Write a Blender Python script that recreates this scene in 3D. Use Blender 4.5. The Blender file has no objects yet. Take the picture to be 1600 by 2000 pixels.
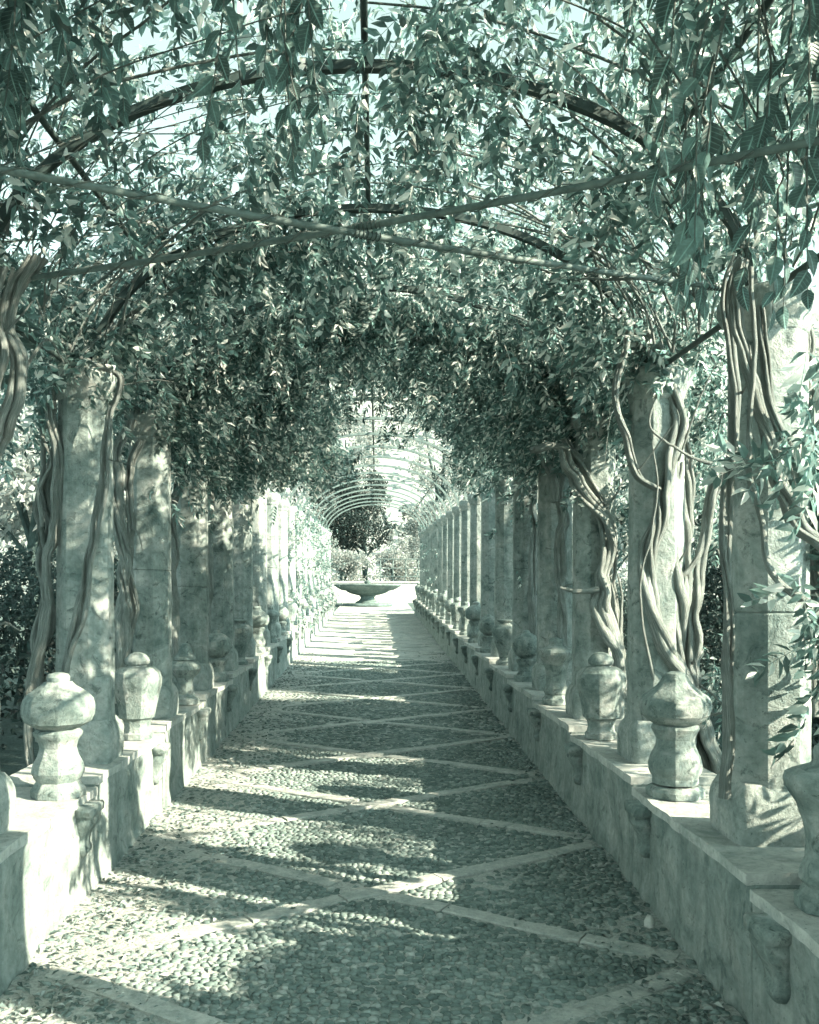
import bpy, math
import numpy as np
from mathutils import Vector, Matrix

# ------------------------------------------------------------------ camera, sky, sun, exposure
S = bpy.context.scene
COL = S.collection
SLOPE = 0.032          # the path climbs gently away from the camera
EYE = 1.6
FPX = 1800.0           # focal length in pixels of a 1600 px wide frame

cd = bpy.data.cameras.new('camera')
cam = bpy.data.objects.new('camera', cd)
COL.objects.link(cam)
cam.location = (0, 0, EYE)
cam.rotation_euler = (math.radians(90), 0, 0)
cd.sensor_fit = 'HORIZONTAL'
cd.sensor_width = 36
cd.lens = 36 * FPX / 1600
cd.shift_x = 65 / 1600
cd.shift_y = 163 / 1600
cd.clip_start = 0.05
cd.clip_end = 2000
S.camera = cam

SUN_EL = 27.0
SUN_DIR = Vector((0.91, -0.41, 0)).normalized()      # horizontal direction towards the sun
W = bpy.data.worlds.new('World')
S.world = W
W.use_nodes = True
nt = W.node_tree
nt.nodes.clear()
out = nt.nodes.new('ShaderNodeOutputWorld')
bg = nt.nodes.new('ShaderNodeBackground')
sky = nt.nodes.new('ShaderNodeTexSky')
sky.sky_type = 'NISHITA'
sky.sun_disc = False
sky.sun_elevation = math.radians(SUN_EL)
sky.sun_rotation = math.atan2(SUN_DIR.x, SUN_DIR.y)
bw = nt.nodes.new('ShaderNodeRGBToBW')
tint = nt.nodes.new('ShaderNodeMix')
tint.data_type = 'RGBA'
tint.blend_type = 'MULTIPLY'
tint.inputs[0].default_value = 1.0
tint.inputs[7].default_value = (0.73, 1.0, 0.95, 1)   # the photograph is toned in teal
nt.links.new(sky.outputs[0], bw.inputs[0])
nt.links.new(bw.outputs[0], tint.inputs[6])
nt.links.new(tint.outputs[2], bg.inputs[0])
bg.inputs[1].default_value = 0.125
nt.links.new(bg.outputs[0], out.inputs[0])

sl = bpy.data.lights.new('sun', 'SUN')
sl.energy = 4.0
sl.angle = math.radians(0.53)
sl.color = (1.0, 0.905, 0.70)
sun = bpy.data.objects.new('sun', sl)
COL.objects.link(sun)
ce = math.cos(math.radians(SUN_EL))
tosun = Vector((SUN_DIR.x * ce, SUN_DIR.y * ce, math.sin(math.radians(SUN_EL))))
sun.rotation_euler = tosun.to_track_quat('Z', 'Y').to_euler()
sun.location = (20, -10, 20)

S.view_settings.view_transform = 'Standard'
S.view_settings.look = 'None'
S.view_settings.exposure = 2.45
S.view_settings.gamma = 1.0
S.view_settings.use_curve_mapping = False
S.render.engine = 'CYCLES'
S.cycles.use_denoising = True
S.cycles.max_bounces = 6
S.cycles.diffuse_bounces = 3
S.cycles.transmission_bounces = 6
S.cycles.use_adaptive_sampling = True
S.cycles.adaptive_threshold = 0.03

RNG = np.random.default_rng(7)


def P(px, py, Z):
    """A point at depth Z seen at pixel (px, py) of the 1600x2000 photograph."""
    return ((px - 735.0) * Z / FPX, Z, EYE + (1163.0 - py) * Z / FPX)


def gz(y):
    return SLOPE * y


# ------------------------------------------------------------------ materials
def T(v, k=1.0):
    """A grey of value v in the photograph's teal-to-cream toning."""
    r = min(1.0, 0.57 + 0.98 * v)
    return (v * r * k, v * k, v * 0.96 * k, 1)


def TL(v):
    """Leaf tones are a cooler teal."""
    return (v * 0.61, v, v * 0.94, 1)


def new_mat(name):
    m = bpy.data.materials.new(name)
    m.use_nodes = True
    t = m.node_tree
    t.nodes.clear()
    o = t.nodes.new('ShaderNodeOutputMaterial')
    return m, t, o


def node(t, kind, **kw):
    n = t.nodes.new(kind)
    for k, v in kw.items():
        if k.startswith('i_'):
            n.inputs[k[2:]].default_value = v
        else:
            setattr(n, k, v)
    return n


def ramp(t, src, stops):
    r = t.nodes.new('ShaderNodeValToRGB')
    el = r.color_ramp.elements
    el[0].position, el[0].color = stops[0]
    el[1].position, el[1].color = stops[-1]
    for p, c in stops[1:-1]:
        e = el.new(p)
        e.color = c
    t.links.new(src, r.inputs[0])
    return r.outputs[0]


def mixc(t, fac, a, b, mode='MIX'):
    m = t.nodes.new('ShaderNodeMix')
    m.data_type = 'RGBA'
    m.blend_type = mode
    for i, v in ((0, fac), (6, a), (7, b)):
        if hasattr(v, 'is_linked') or hasattr(v, 'links'):
            t.links.new(v, m.inputs[i])
        else:
            m.inputs[i].default_value = v
    return m.outputs[2]


def noise(t, vec, scale, detail=6, rough=0.6, stretch=None, dist=0.0):
    n = t.nodes.new('ShaderNodeTexNoise')
    n.inputs['Scale'].default_value = scale
    n.inputs['Detail'].default_value = detail
    n.inputs['Roughness'].default_value = rough
    n.inputs['Distortion'].default_value = dist
    if stretch is not None:
        mp = t.nodes.new('ShaderNodeMapping')
        mp.inputs['Scale'].default_value = stretch
        t.links.new(vec, mp.inputs[0])
        vec = mp.outputs[0]
    t.links.new(vec, n.inputs['Vector'])
    return n.outputs[0]


def bump(t, h, strength, dist, prev=None):
    b = t.nodes.new('ShaderNodeBump')
    b.inputs['Strength'].default_value = strength
    b.inputs['Distance'].default_value = dist
    t.links.new(h, b.inputs['Height'])
    if prev is not None:
        t.links.new(prev, b.inputs['Normal'])
    return b.outputs[0]


def stone_mat(name, lo, mid, hi, scale=1.0, spots=0.5, streak=0.0, rough=0.9, bumpk=1.0, spotv=0.09):
    m, t, o = new_mat(name)
    tc = node(t, 'ShaderNodeTexCoord')
    oi = node(t, 'ShaderNodeObjectInfo')
    add = node(t, 'ShaderNodeVectorMath', operation='ADD')
    mul = node(t, 'ShaderNodeMath', operation='MULTIPLY')
    mul.inputs[1].default_value = 37.0
    t.links.new(oi.outputs['Random'], mul.inputs[0])
    cmb = node(t, 'ShaderNodeCombineXYZ')
    t.links.new(mul.outputs[0], cmb.inputs[0])
    t.links.new(mul.outputs[0], cmb.inputs[2])
    t.links.new(tc.outputs['Object'], add.inputs[0])
    t.links.new(cmb.outputs[0], add.inputs[1])
    v = add.outputs[0]
    n1 = noise(t, v, 3.2 * scale, 8, 0.65, dist=0.4)
    col = ramp(t, n1, [(0.28, T(lo)), (0.5, T(mid)), (0.74, T(hi))])
    n2 = noise(t, v, 17 * scale, 6, 0.7)
    col = mixc(t, 0.55, col, ramp(t, n2, [(0.3, (0.45, 0.5, 0.48, 1)), (0.62, (1.1, 1.1, 1.1, 1))]), 'MULTIPLY')
    if spots > 0:                                    # lichen and black weathering
        n3 = noise(t, v, 6.5 * scale, 9, 0.72, dist=0.8)
        f = ramp(t, n3, [(0.55, (0, 0, 0, 1)), (0.68, (spots, spots, spots, 1))])
        col = mixc(t, f, col, T(spotv))
        n5 = noise(t, v, 41 * scale, 4, 0.6)
        f = ramp(t, n5, [(0.64, (0, 0, 0, 1)), (0.7, (0.7, 0.7, 0.7, 1))])
        col = mixc(t, f, col, T(spotv * 1.3))
    if streak > 0:                                   # run-off streaks down the face
        n4 = noise(t, v, 9, 5, 0.6, stretch=(1.6, 1.6, 0.10))
        f = ramp(t, n4, [(0.42, (0, 0, 0, 1)), (0.72, (streak, streak, streak, 1))])
        col = mixc(t, f, col, T(lo * 0.6))
    bs = node(t, 'ShaderNodeBsdfPrincipled')
    bs.inputs['Roughness'].default_value = rough
    bs.inputs['Specular IOR Level'].default_value = 0.2
    t.links.new(col, bs.inputs['Base Color'])
    b1 = bump(t, n1, 0.5 * bumpk, 0.03)
    b2 = bump(t, n2, 0.6 * bumpk, 0.008, b1)
    n6 = noise(t, v, 110 * scale, 3, 0.6)
    b3 = bump(t, n6, 0.5 * bumpk, 0.003, b2)
    t.links.new(b3, bs.inputs['Normal'])
    t.links.new(bs.outputs[0], o.inputs[0])
    return m


def leaf_mat(name, stops, trans=0.35, tk=1.5, gloss=0.35):
    m, t, o = new_mat(name)
    g = node(t, 'ShaderNodeNewGeometry')
    col = ramp(t, g.outputs['Random Per Island'], stops)
    bs = node(t, 'ShaderNodeBsdfPrincipled')
    bs.inputs['Roughness'].default_value = 0.42
    bs.inputs['Specular IOR Level'].default_value = gloss
    t.links.new(col, bs.inputs['Base Color'])
    tr = node(t, 'ShaderNodeBsdfTranslucent')
    t.links.new(mixc(t, 1.0, col, (tk, tk, tk, 1), 'MULTIPLY'), tr.inputs[0])
    mx = node(t, 'ShaderNodeMixShader')
    mx.inputs[0].default_value = trans
    t.links.new(bs.outputs[0], mx.inputs[1])
    t.links.new(tr.outputs[0], mx.inputs[2])
    t.links.new(mx.outputs[0], o.inputs[0])
    return m


def bark_mat(name, lo, hi):
    m, t, o = new_mat(name)
    tc = node(t, 'ShaderNodeTexCoord')
    uv = tc.outputs['UV']
    n1 = noise(t, uv, 6, 8, 0.7, stretch=(6.0, 0.9, 1.0), dist=0.9)
    n2 = noise(t, tc.outputs['Object'], 9, 5, 0.6)
    col = ramp(t, n1, [(0.3, T(lo)), (0.55, T((lo + hi) / 2)), (0.72, T(hi))])
    col = mixc(t, 0.5, col, ramp(t, n2, [(0.3, (0.5, 0.52, 0.5, 1)), (0.65, (1.1, 1.1, 1.1, 1))]), 'MULTIPLY')
    bs = node(t, 'ShaderNodeBsdfPrincipled')
    bs.inputs['Roughness'].default_value = 0.9
    bs.inputs['Specular IOR Level'].default_value = 0.132
    t.links.new(col, bs.inputs['Base Color'])
    t.links.new(bump(t, n1, 1.0, 0.02), bs.inputs['Normal'])
    t.links.new(bs.outputs[0], o.inputs[0])
    return m


def island_mat(name, stops, rough=0.75, spec=0.3):
    """Stones whose tone differs from one to the next."""
    m, t, o = new_mat(name)
    g = node(t, 'ShaderNodeNewGeometry')
    oi = node(t, 'ShaderNodeObjectInfo')
    add = node(t, 'ShaderNodeMath', operation='ADD')
    fr = node(t, 'ShaderNodeMath', operation='FRACT')
    t.links.new(g.outputs['Random Per Island'], add.inputs[0])
    t.links.new(oi.outputs['Random'], add.inputs[1])
    t.links.new(add.outputs[0], fr.inputs[0])
    col = ramp(t, fr.outputs[0], stops)
    n2 = noise(t, g.outputs['Position'], 70, 5, 0.65)
    col = mixc(t, 0.55, col, ramp(t, n2, [(0.3, (0.55, 0.57, 0.55, 1)), (0.65, (1.15, 1.15, 1.15, 1))]), 'MULTIPLY')
    n3 = noise(t, g.outputs['Position'], 1.6, 6, 0.65)
    col = mixc(t, 0.6, col, ramp(t, n3, [(0.34, (0.6, 0.62, 0.6, 1)), (0.62, (1.12, 1.12, 1.12, 1))]), 'MULTIPLY')
    bs = node(t, 'ShaderNodeBsdfPrincipled')
    bs.inputs['Roughness'].default_value = rough
    bs.inputs['Specular IOR Level'].default_value = spec
    t.links.new(col, bs.inputs['Base Color'])
    t.links.new(bump(t, n2, 0.4, 0.006), bs.inputs['Normal'])
    t.links.new(bs.outputs[0], o.inputs[0])
    return m


def dirt_mat(name, lo, hi, scale=1.0):
    m, t, o = new_mat(name)
    g = node(t, 'ShaderNodeNewGeometry')
    p = g.outputs['Position']
    n1 = noise(t, p, 2.2 * scale, 7, 0.65)
    n2 = noise(t, p, 60 * scale, 5, 0.7)
    col = ramp(t, n1, [(0.3, T(lo)), (0.7, T(hi))])
    col = mixc(t, 0.7, col, ramp(t, n2, [(0.32, (0.35, 0.38, 0.36, 1)), (0.6, (1.1, 1.1, 1.1, 1))]), 'MULTIPLY')
    bs = node(t, 'ShaderNodeBsdfPrincipled')
    bs.inputs['Roughness'].default_value = 0.95
    bs.inputs['Specular IOR Level'].default_value = 0.1
    t.links.new(col, bs.inputs['Base Color'])
    vo = node(t, 'ShaderNodeTexVoronoi')
    vo.inputs['Scale'].default_value = 24 * scale
    t.links.new(p, vo.inputs['Vector'])
    b = bump(t, n2, 0.8, 0.012)
    b = bump(t, vo.outputs['Distance'], -0.7, 0.02, b)
    t.links.new(b, bs.inputs['Normal'])
    t.links.new(bs.outputs[0], o.inputs[0])
    return m


def metal_mat(name, v, rust):
    m, t, o = new_mat(name)
    g = node(t, 'ShaderNodeNewGeometry')
    n1 = noise(t, g.outputs['Position'], 14, 6, 0.7)
    col = ramp(t, n1, [(0.35, T(rust)), (0.6, T(v))])
    bs = node(t, 'ShaderNodeBsdfPrincipled')
    bs.inputs['Roughness'].default_value = 0.6
    bs.inputs['Specular IOR Level'].default_value = 0.35
    t.links.new(col, bs.inputs['Base Color'])
    t.links.new(bump(t, n1, 0.4, 0.004), bs.inputs['Normal'])
    t.links.new(bs.outputs[0], o.inputs[0])
    return m


M = {}
M['column'] = stone_mat('column_stone', 0.15, 0.31, 0.45, 1.6, 0.95, 0.35, bumpk=1.7, spotv=0.06)
M['plinth'] = stone_mat('plinth_stone', 0.17, 0.32, 0.45, 1.8, 0.7, 0.0, bumpk=1.8, spotv=0.07)
M['urn'] = stone_mat('urn_stone', 0.13, 0.26, 0.42, 2.4, 0.85, 0.3, bumpk=1.2, spotv=0.05)
M['plaster'] = stone_mat('wall_plaster', 0.17, 0.30, 0.39, 1.5, 0.75, 0.45, bumpk=1.6, spotv=0.08)
M['coping'] = stone_mat('coping_stone', 0.28, 0.4, 0.5, 1.4, 0.4, 0.0)
M['slab'] = stone_mat('paving_slab_stone', 0.28, 0.4, 0.5, 2.6, 0.35, 0.0, spotv=0.14)
M['pale_wall'] = stone_mat('pale_wall_stone', 0.42, 0.5, 0.58, 0.5, 0.2, 0.2)
M['fountain'] = stone_mat('fountain_stone', 0.1, 0.17, 0.25, 1.0, 0.5, 0.4)
M['pebble'] = island_mat('pebble_stone', [(0.0, T(0.14)), (0.45, T(0.2)), (0.85, T(0.26)), (1.0, T(0.38))])
M['dirt'] = dirt_mat('path_dirt', 0.32, 0.48)
M['slope'] = dirt_mat('pale_slope', 0.28, 0.42, 0.2)  # made pale so the hillside carries the glare of the far end
M['earth'] = dirt_mat('garden_earth', 0.1, 0.2, 0.6)
M['bark'] = bark_mat('vine_bark', 0.13, 0.56)
M['twig'] = bark_mat('twig_bark', 0.16, 0.46)
M['tree_bark'] = bark_mat('tree_bark', 0.06, 0.16)
M['iron'] = metal_mat('shaded_iron', 0.06, 0.03)  # shade under the leaves is put into this iron's colour
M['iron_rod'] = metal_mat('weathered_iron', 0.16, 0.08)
M['iron_sunlit'] = metal_mat('sunlit_iron', 0.2, 0.11)  # the same iron with sunlight put into its colour
M['leaf'] = leaf_mat('vine_leaf', [(0.0, TL(0.05)), (0.4, TL(0.11)), (0.74, TL(0.18)), (0.82, T(0.32)), (1.0, T(0.5))], 0.55, 2.7, 0.6)  # the palest tones are sun flecks put into the leaf colour


def broad_leaf_mat():
    m, t, o = new_mat('broad_vine_leaf')
    tc = node(t, 'ShaderNodeTexCoord')
    oi = node(t, 'ShaderNodeObjectInfo')
    col = ramp(t, oi.outputs['Random'], [(0.0, TL(0.06)), (0.5, TL(0.11)), (0.8, TL(0.15)), (1.0, TL(0.22))])
    sp = node(t, 'ShaderNodeSeparateXYZ')
    t.links.new(tc.outputs['Object'], sp.inputs[0])
    ab = node(t, 'ShaderNodeMath', operation='ABSOLUTE')
    t.links.new(sp.outputs[0], ab.inputs[0])
    rib = ramp(t, ab.outputs[0], [(0.012, (1, 1, 1, 1)), (0.03, (0, 0, 0, 1))])
    mu = node(t, 'ShaderNodeMath', operation='MULTIPLY_ADD')       # side veins run forward from the midrib
    t.links.new(ab.outputs[0], mu.inputs[0])
    mu.inputs[1].default_value = -0.7
    t.links.new(sp.outputs[1], mu.inputs[2])
    pi = node(t, 'ShaderNodeMath', operation='PINGPONG')
    t.links.new(mu.outputs[0], pi.inputs[0])
    pi.inputs[1].default_value = 0.06
    vein = ramp(t, pi.outputs[0], [(0.0, (0.75, 0.75, 0.75, 1)), (0.016, (0, 0, 0, 1))])
    col = mixc(t, vein, col, TL(0.2))
    col = mixc(t, rib, col, TL(0.28))
    n1 = noise(t, tc.outputs['Object'], 3.5, 5, 0.6)
    col = mixc(t, 0.6, col, ramp(t, n1, [(0.35, (0.6, 0.6, 0.6, 1)), (0.65, (1.25, 1.25, 1.25, 1))]), 'MULTIPLY')
    bs = node(t, 'ShaderNodeBsdfPrincipled')
    bs.inputs['Roughness'].default_value = 0.4
    bs.inputs['Specular IOR Level'].default_value = 0.4
    t.links.new(col, bs.inputs['Base Color'])
    t.links.new(bump(t, pi.outputs[0], 0.5, 0.02), bs.inputs['Normal'])
    tr = node(t, 'ShaderNodeBsdfTranslucent')
    t.links.new(mixc(t, 1.0, col, (2.6, 2.6, 2.6, 1), 'MULTIPLY'), tr.inputs[0])
    mx = node(t, 'ShaderNodeMixShader')
    mx.inputs[0].default_value = 0.4
    t.links.new(bs.outputs[0], mx.inputs[1])
    t.links.new(tr.outputs[0], mx.inputs[2])
    t.links.new(mx.outputs[0], o.inputs[0])
    return m


M['broad_leaf'] = broad_leaf_mat()
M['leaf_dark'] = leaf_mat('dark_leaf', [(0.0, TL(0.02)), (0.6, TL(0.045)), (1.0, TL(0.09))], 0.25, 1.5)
M['leaf_pale'] = leaf_mat('pale_leaf', [(0.0, T(0.18)), (0.5, T(0.34)), (1.0, T(0.5))], 0.4, 1.2, 0.3)  # paleness carries the glare of full sun on distant foliage
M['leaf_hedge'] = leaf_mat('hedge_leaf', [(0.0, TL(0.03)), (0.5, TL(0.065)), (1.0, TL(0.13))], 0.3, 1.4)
M['litter'] = leaf_mat('fallen_leaf', [(0.0, T(0.1)), (0.5, T(0.22)), (1.0, T(0.4))], 0.1, 1.0, 0.1)


# ------------------------------------------------------------------ helpers
def hash3(i, j, k):
    n = (i * 374761393 + j * 668265263 + k * 2147483647 + 1013904223) & 0xFFFFFFFF
    n = ((n ^ (n >> 13)) * 1274126177) & 0xFFFFFFFF
    return ((n ^ (n >> 16)) & 0xFFFF) / 65535.0


def vnoise(p):
    """Value noise in 0..1 of points p (n,3)."""
    p = np.asarray(p, float)
    i = np.floor(p).astype(np.int64)
    f = p - i
    f = f * f * (3 - 2 * f)
    r = 0
    for dx in (0, 1):
        for dy in (0, 1):
            for dz in (0, 1):
                w = (f[:, 0] if dx else 1 - f[:, 0]) * (f[:, 1] if dy else 1 - f[:, 1]) * (f[:, 2] if dz else 1 - f[:, 2])
                r = r + w * hash3(i[:, 0] + dx, i[:, 1] + dy, i[:, 2] + dz)
    return r


def fbm(p, oct=3):
    p = np.asarray(p, float)
    a, s, r = 1.0, 0.0, 0
    for o in range(oct):
        r = r + a * vnoise(p * (2 ** o) + 17.3 * o)
        s += a
        a *= 0.5
    return r / s


def mesh_tris(name, V, F, mat, smooth=False):
    V = np.ascontiguousarray(V, np.float32)
    F = np.ascontiguousarray(F, np.int32)
    me = bpy.data.meshes.new(name)
    me.vertices.add(len(V))
    me.vertices.foreach_set('co', V.ravel())
    me.loops.add(F.size)
    me.loops.foreach_set('vertex_index', F.ravel())
    me.polygons.add(len(F))
    k = F.shape[1]
    me.polygons.foreach_set('loop_start', np.arange(0, F.size, k, dtype=np.int32))
    me.polygons.foreach_set('loop_total', np.full(len(F), k, np.int32))
    me.polygons.foreach_set('use_smooth', np.full(len(F), smooth))
    me.update(calc_edges=True)
    me.materials.append(mat)
    return me


def mesh_py(name, V, F, mat, smooth=False):
    me = bpy.data.meshes.new(name)
    me.from_pydata([tuple(v) for v in V], [], [tuple(f) for f in F])
    me.polygons.foreach_set('use_smooth', [smooth] * len(me.polygons))
    me.materials.append(mat)
    me.update()
    return me


def link(name, me, parent=None, loc=(0, 0, 0), rz=0.0, scale=None):
    o = bpy.data.objects.new(name, me)
    COL.objects.link(o)
    o.location = loc
    o.rotation_euler = (0, 0, rz)
    if scale is not None:
        o.scale = scale
    if parent is not None:
        o.parent = parent
    return o


def tag(o, label=None, cat=None, group=None, kind=None):
    for k, v in (('label', label), ('category', cat), ('group', group), ('kind', kind)):
        if v:
            o[k] = v
    return o


def thing(name, label, cat, loc=(0, 0, 0), group=None, rz=0.0):
    return tag(link(name, None, None, loc, rz), label, cat, group)


ORD = ['first', 'second', 'third', 'fourth', 'fifth', 'sixth', 'seventh', 'eighth', 'ninth', 'tenth', 'eleventh', 'twelfth',
       'thirteenth', 'fourteenth', 'fifteenth', 'sixteenth', 'seventeenth', 'eighteenth', 'nineteenth', 'twentieth', 'last']


def out_circle(n=28):
    a = np.linspace(0, 2 * np.pi, n, endpoint=False)
    return np.stack([np.cos(a), np.sin(a)], 1)


def out_oct(b=0.10, seg=3):
    """Octagon with apothem 1, softened corners."""
    pts = []
    R = 1 / math.cos(math.pi / 8)
    c = [np.array([R * math.cos(math.pi / 8 + i * math.pi / 4), R * math.sin(math.pi / 8 + i * math.pi / 4)]) for i in range(8)]
    for i in range(8):
        p, q, r = c[i - 1], c[i], c[(i + 1) % 8]
        u = q + (p - q) * b
        w = q + (r - q) * b
        pts += [u, (u + w) / 4 + q / 2, w]
        pts.append((w + (r + (q - r) * b)) / 2)
    return np.array(pts)


def out_square(b=0.12):
    """Square of half width 1, rounded corners, some points along the sides."""
    pts = []
    for i in range(4):
        a0 = i * math.pi / 2
        R = np.array([[math.cos(a0), -math.sin(a0)], [math.sin(a0), math.cos(a0)]])
        for y in (-0.55, 0.0, 0.55):
            pts.append(R @ np.array([1, y]))
        for a in (0, 30, 60, 90):
            th = math.radians(a)
            pts.append(R @ np.array([1 - b + b * math.cos(th), 1 - b + b * math.sin(th)]))
    return np.array(pts)


def loft(name, prof, outline, mat, amp=0.0, freq=9.0, seed=0, sub=1, smooth=True, cap=True):
    """prof: (z, r) or (z, r, outline) rings from bottom to top."""
    rows = []
    pr = [(p[0], p[1], p[2] if len(p) > 2 else outline) for p in prof]
    for a, b in zip(pr[:-1], pr[1:]):
        for k in range(sub):
            f = k / sub
            rows.append((a[0] + (b[0] - a[0]) * f, (a[2] * a[1]) * (1 - f) + (b[2] * b[1]) * f))
    rows.append((pr[-1][0], pr[-1][2] * pr[-1][1]))
    n = len(outline)
    V = []
    for z, xy in rows:
        V += [(x, y, z) for x, y in xy]
    V = np.array(V)
    if amp:
        d = (fbm(V * freq + seed * 7.7 + 50, 3) - 0.5) * 2 * amp
        d2 = (fbm(V * freq + seed * 3.1 + 90, 3) - 0.5) * 2 * amp
        rad = np.hypot(V[:, 0], V[:, 1]) + 1e-6
        V[:, 0] += V[:, 0] / rad * d
        V[:, 1] += V[:, 1] / rad * d
        V[:, 2] += d2 * 0.4
    F = []
    for r in range(len(rows) - 1):
        for i in range(n):
            j = (i + 1) % n
            F.append((r * n + i, r * n + j, (r + 1) * n + j, (r + 1) * n + i))
    if cap:
        F.append(tuple(range(n - 1, -1, -1)))
        F.append(tuple((len(rows) - 1) * n + i for i in range(n)))
    me = mesh_py(name, V, F, mat, smooth)
    return me


def sharpen(me, deg=38):
    try:
        me.set_sharp_from_angle(angle=math.radians(deg))
    except Exception:
        pass
    return me


def box_arr(x0, x1, y0, y1, z0, z1):
    V = [(x0, y0, z0), (x1, y0, z0), (x1, y1, z0), (x0, y1, z0), (x0, y0, z1), (x1, y0, z1), (x1, y1, z1), (x0, y1, z1)]
    F = [(0, 3, 2, 1), (4, 5, 6, 7), (0, 1, 5, 4), (1, 2, 6, 5), (2, 3, 7, 6), (3, 0, 4, 7)]
    return V, F


def catmull(pts, per=6):
    p = np.array(pts, float)
    if len(p) < 3:
        t = np.linspace(0, 1, per + 1)[:, None]
        return p[0] * (1 - t) + p[-1] * t
    q = np.vstack([2 * p[0] - p[1], p, 2 * p[-1] - p[-2]])
    res = []
    for i in range(1, len(q) - 2):
        for k in range(per):
            t = k / per
            a, b, c, d = q[i - 1], q[i], q[i + 1], q[i + 2]
            res.append(0.5 * (2 * b + (c - a) * t + (2 * a - 5 * b + 4 * c - d) * t * t + (3 * b - a - 3 * c + d) * t ** 3))
    res.append(p[-1])
    return np.array(res)


class Tubes:
    def __init__(self):
        self.V, self.F, self.U, self.n = [], [], [], 0

    def add(self, pts, rad, sides=8, lump=0.0, seed=0):
        p = np.array(pts, float)
        m = len(p)
        rad = np.broadcast_to(np.asarray(rad, float), (m,)).copy()
        t = np.gradient(p, axis=0)
        t /= np.linalg.norm(t, axis=1)[:, None] + 1e-9
        ref = np.array([0.0, 1.0, 0.0]) if abs(t[0][1]) < 0.9 else np.array([1.0, 0, 0])
        a = np.linspace(0, 2 * np.pi, sides, endpoint=False)
        L = np.concatenate([[0], np.cumsum(np.linalg.norm(np.diff(p, axis=0), axis=1))])
        nrm = ref
        for i in range(m):
            nrm = nrm - t[i] * np.dot(nrm, t[i])
            nrm = nrm / (np.linalg.norm(nrm) + 1e-9)
            b = np.cross(t[i], nrm)
            ring = p[i] + rad[i] * (np.cos(a)[:, None] * nrm + np.sin(a)[:, None] * b)
            if lump:
                q = np.stack([np.cos(a) * 1.3, np.sin(a) * 1.3, np.full(sides, L[i] * 7)], 1) + seed * 5.3 + 40
                ring = ring + (ring - p[i]) * ((vnoise(q) - 0.5) * 2 * lump)[:, None]
            self.V.append(ring)
            self.U.append(np.stack([a / (2 * np.pi), np.full(sides, L[i] * 2.0)], 1))
        base = self.n
        for i in range(m - 1):
            for k in range(sides):
                k2 = (k + 1) % sides
                self.F.append((base + i * sides + k, base + i * sides + k2, base + (i + 1) * sides + k2, base + (i + 1) * sides + k))
        self.n += m * sides
        return self

    def mesh(self, name, mat, smooth=True):
        V = np.vstack(self.V)
        F = np.array(self.F, np.int32)
        me = mesh_tris(name, V, F, mat, smooth)
        uv = me.uv_layers.new(name='UVMap')
        U = np.vstack(self.U)
        uv.data.foreach_set('uv', U[F.ravel()].astype(np.float32).ravel())
        return me


# ------------------------------------------------------------------ the place: ground, path, walls
XL, XR = -1.40, 1.28            # inner faces of the two low walls
BAY, Y0 = 1.45, 3.65            # column spacing and the first column's distance
NB = 19                         # bays


def colY(k):
    return Y0 + BAY * k


def segtop(k):
    return SLOPE * (colY(k) + 0.94) + 0.5


CAP_H = 2.14                    # column height above the wall
YEND = colY(NB - 1) + 0.94      # where the walls end


def ground_z(y):
    return SLOPE * np.clip(y, -30, 46)


gx = np.array([-400, -120, -40, -15, -6, -3, -1.75, 0, 1.7, 3, 6, 15, 40, 120, 400.0])
gy = np.array([-400, -100, -30, -10, 0, 5, 10, 15, 20, 25, 30, 35, 40, 46, 60, 90, 140, 250, 600.0])
V = [(x, y, float(ground_z(y)) - 0.02) for y in gy for x in gx]
nx = len(gx)
F = [(r * nx + c, r * nx + c + 1, (r + 1) * nx + c + 1, (r + 1) * nx + c) for r in range(len(gy) - 1) for c in range(nx - 1)]
tag(link('ground', mesh_py('ground', V, F, M['earth'])), 'bare garden earth beside and beyond the pergola', None, None, 'structure')

# path bed: a gently uneven sheet of earth
ys = np.concatenate([np.arange(-2, 9, 0.06), np.arange(9, 46, 0.3)])
xs = np.linspace(XL - 0.05, XR + 0.05, 46)
XX, YY = np.meshgrid(xs, ys)
pp = np.stack([XX.ravel(), YY.ravel(), np.zeros(XX.size)], 1)


def bed_h(p):
    h = (fbm(p * 2.3 + 11, 3) - 0.5) * 0.022 + (fbm(p * 14 + 5, 2) - 0.5) * 0.006
    e = np.clip((-0.62 - p[:, 0]) / 0.5, 0, 1)        # earth has washed over the stones at the left
    e2 = np.clip((p[:, 0] - 1.02) / 0.25, 0, 1)
    return h + e * 0.010 + e2 * 0.010


zz = gz(pp[:, 1]) + bed_h(pp)
V = np.stack([pp[:, 0], pp[:, 1], zz], 1)
nx = len(xs)
idx = np.arange(len(ys) * nx).reshape(len(ys), nx)
F = np.stack([idx[:-1, :-1].ravel(), idx[:-1, 1:].ravel(), idx[1:, 1:].ravel(), idx[1:, :-1].ravel()], 1)
path = link('path', mesh_tris('path', V, F, M['dirt'], True))
tag(path, 'pebbled path with crossing bands of pale stone slabs', None, None, 'structure')

# crossing bands
ZC = [4.5 + 1.65 * i for i in range(-2, 17)]
ARM = np.array([1.34, 0.82])
BW = 0.050                      # half width of a band


def band_dist(x, y):
    d = np.full(np.shape(x), 9.0)
    u = ARM / np.linalg.norm(ARM)
    for zc in ZC:
        for s in (1, -1):
            rx, ry = x + 0.02, y - zc
            along = rx * u[0] + ry * u[1] * s
            acr = np.abs(-rx * u[1] * s + ry * u[0])
            d = np.where(np.abs(along) < 1.5, np.minimum(d, acr), d)
    return d


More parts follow.
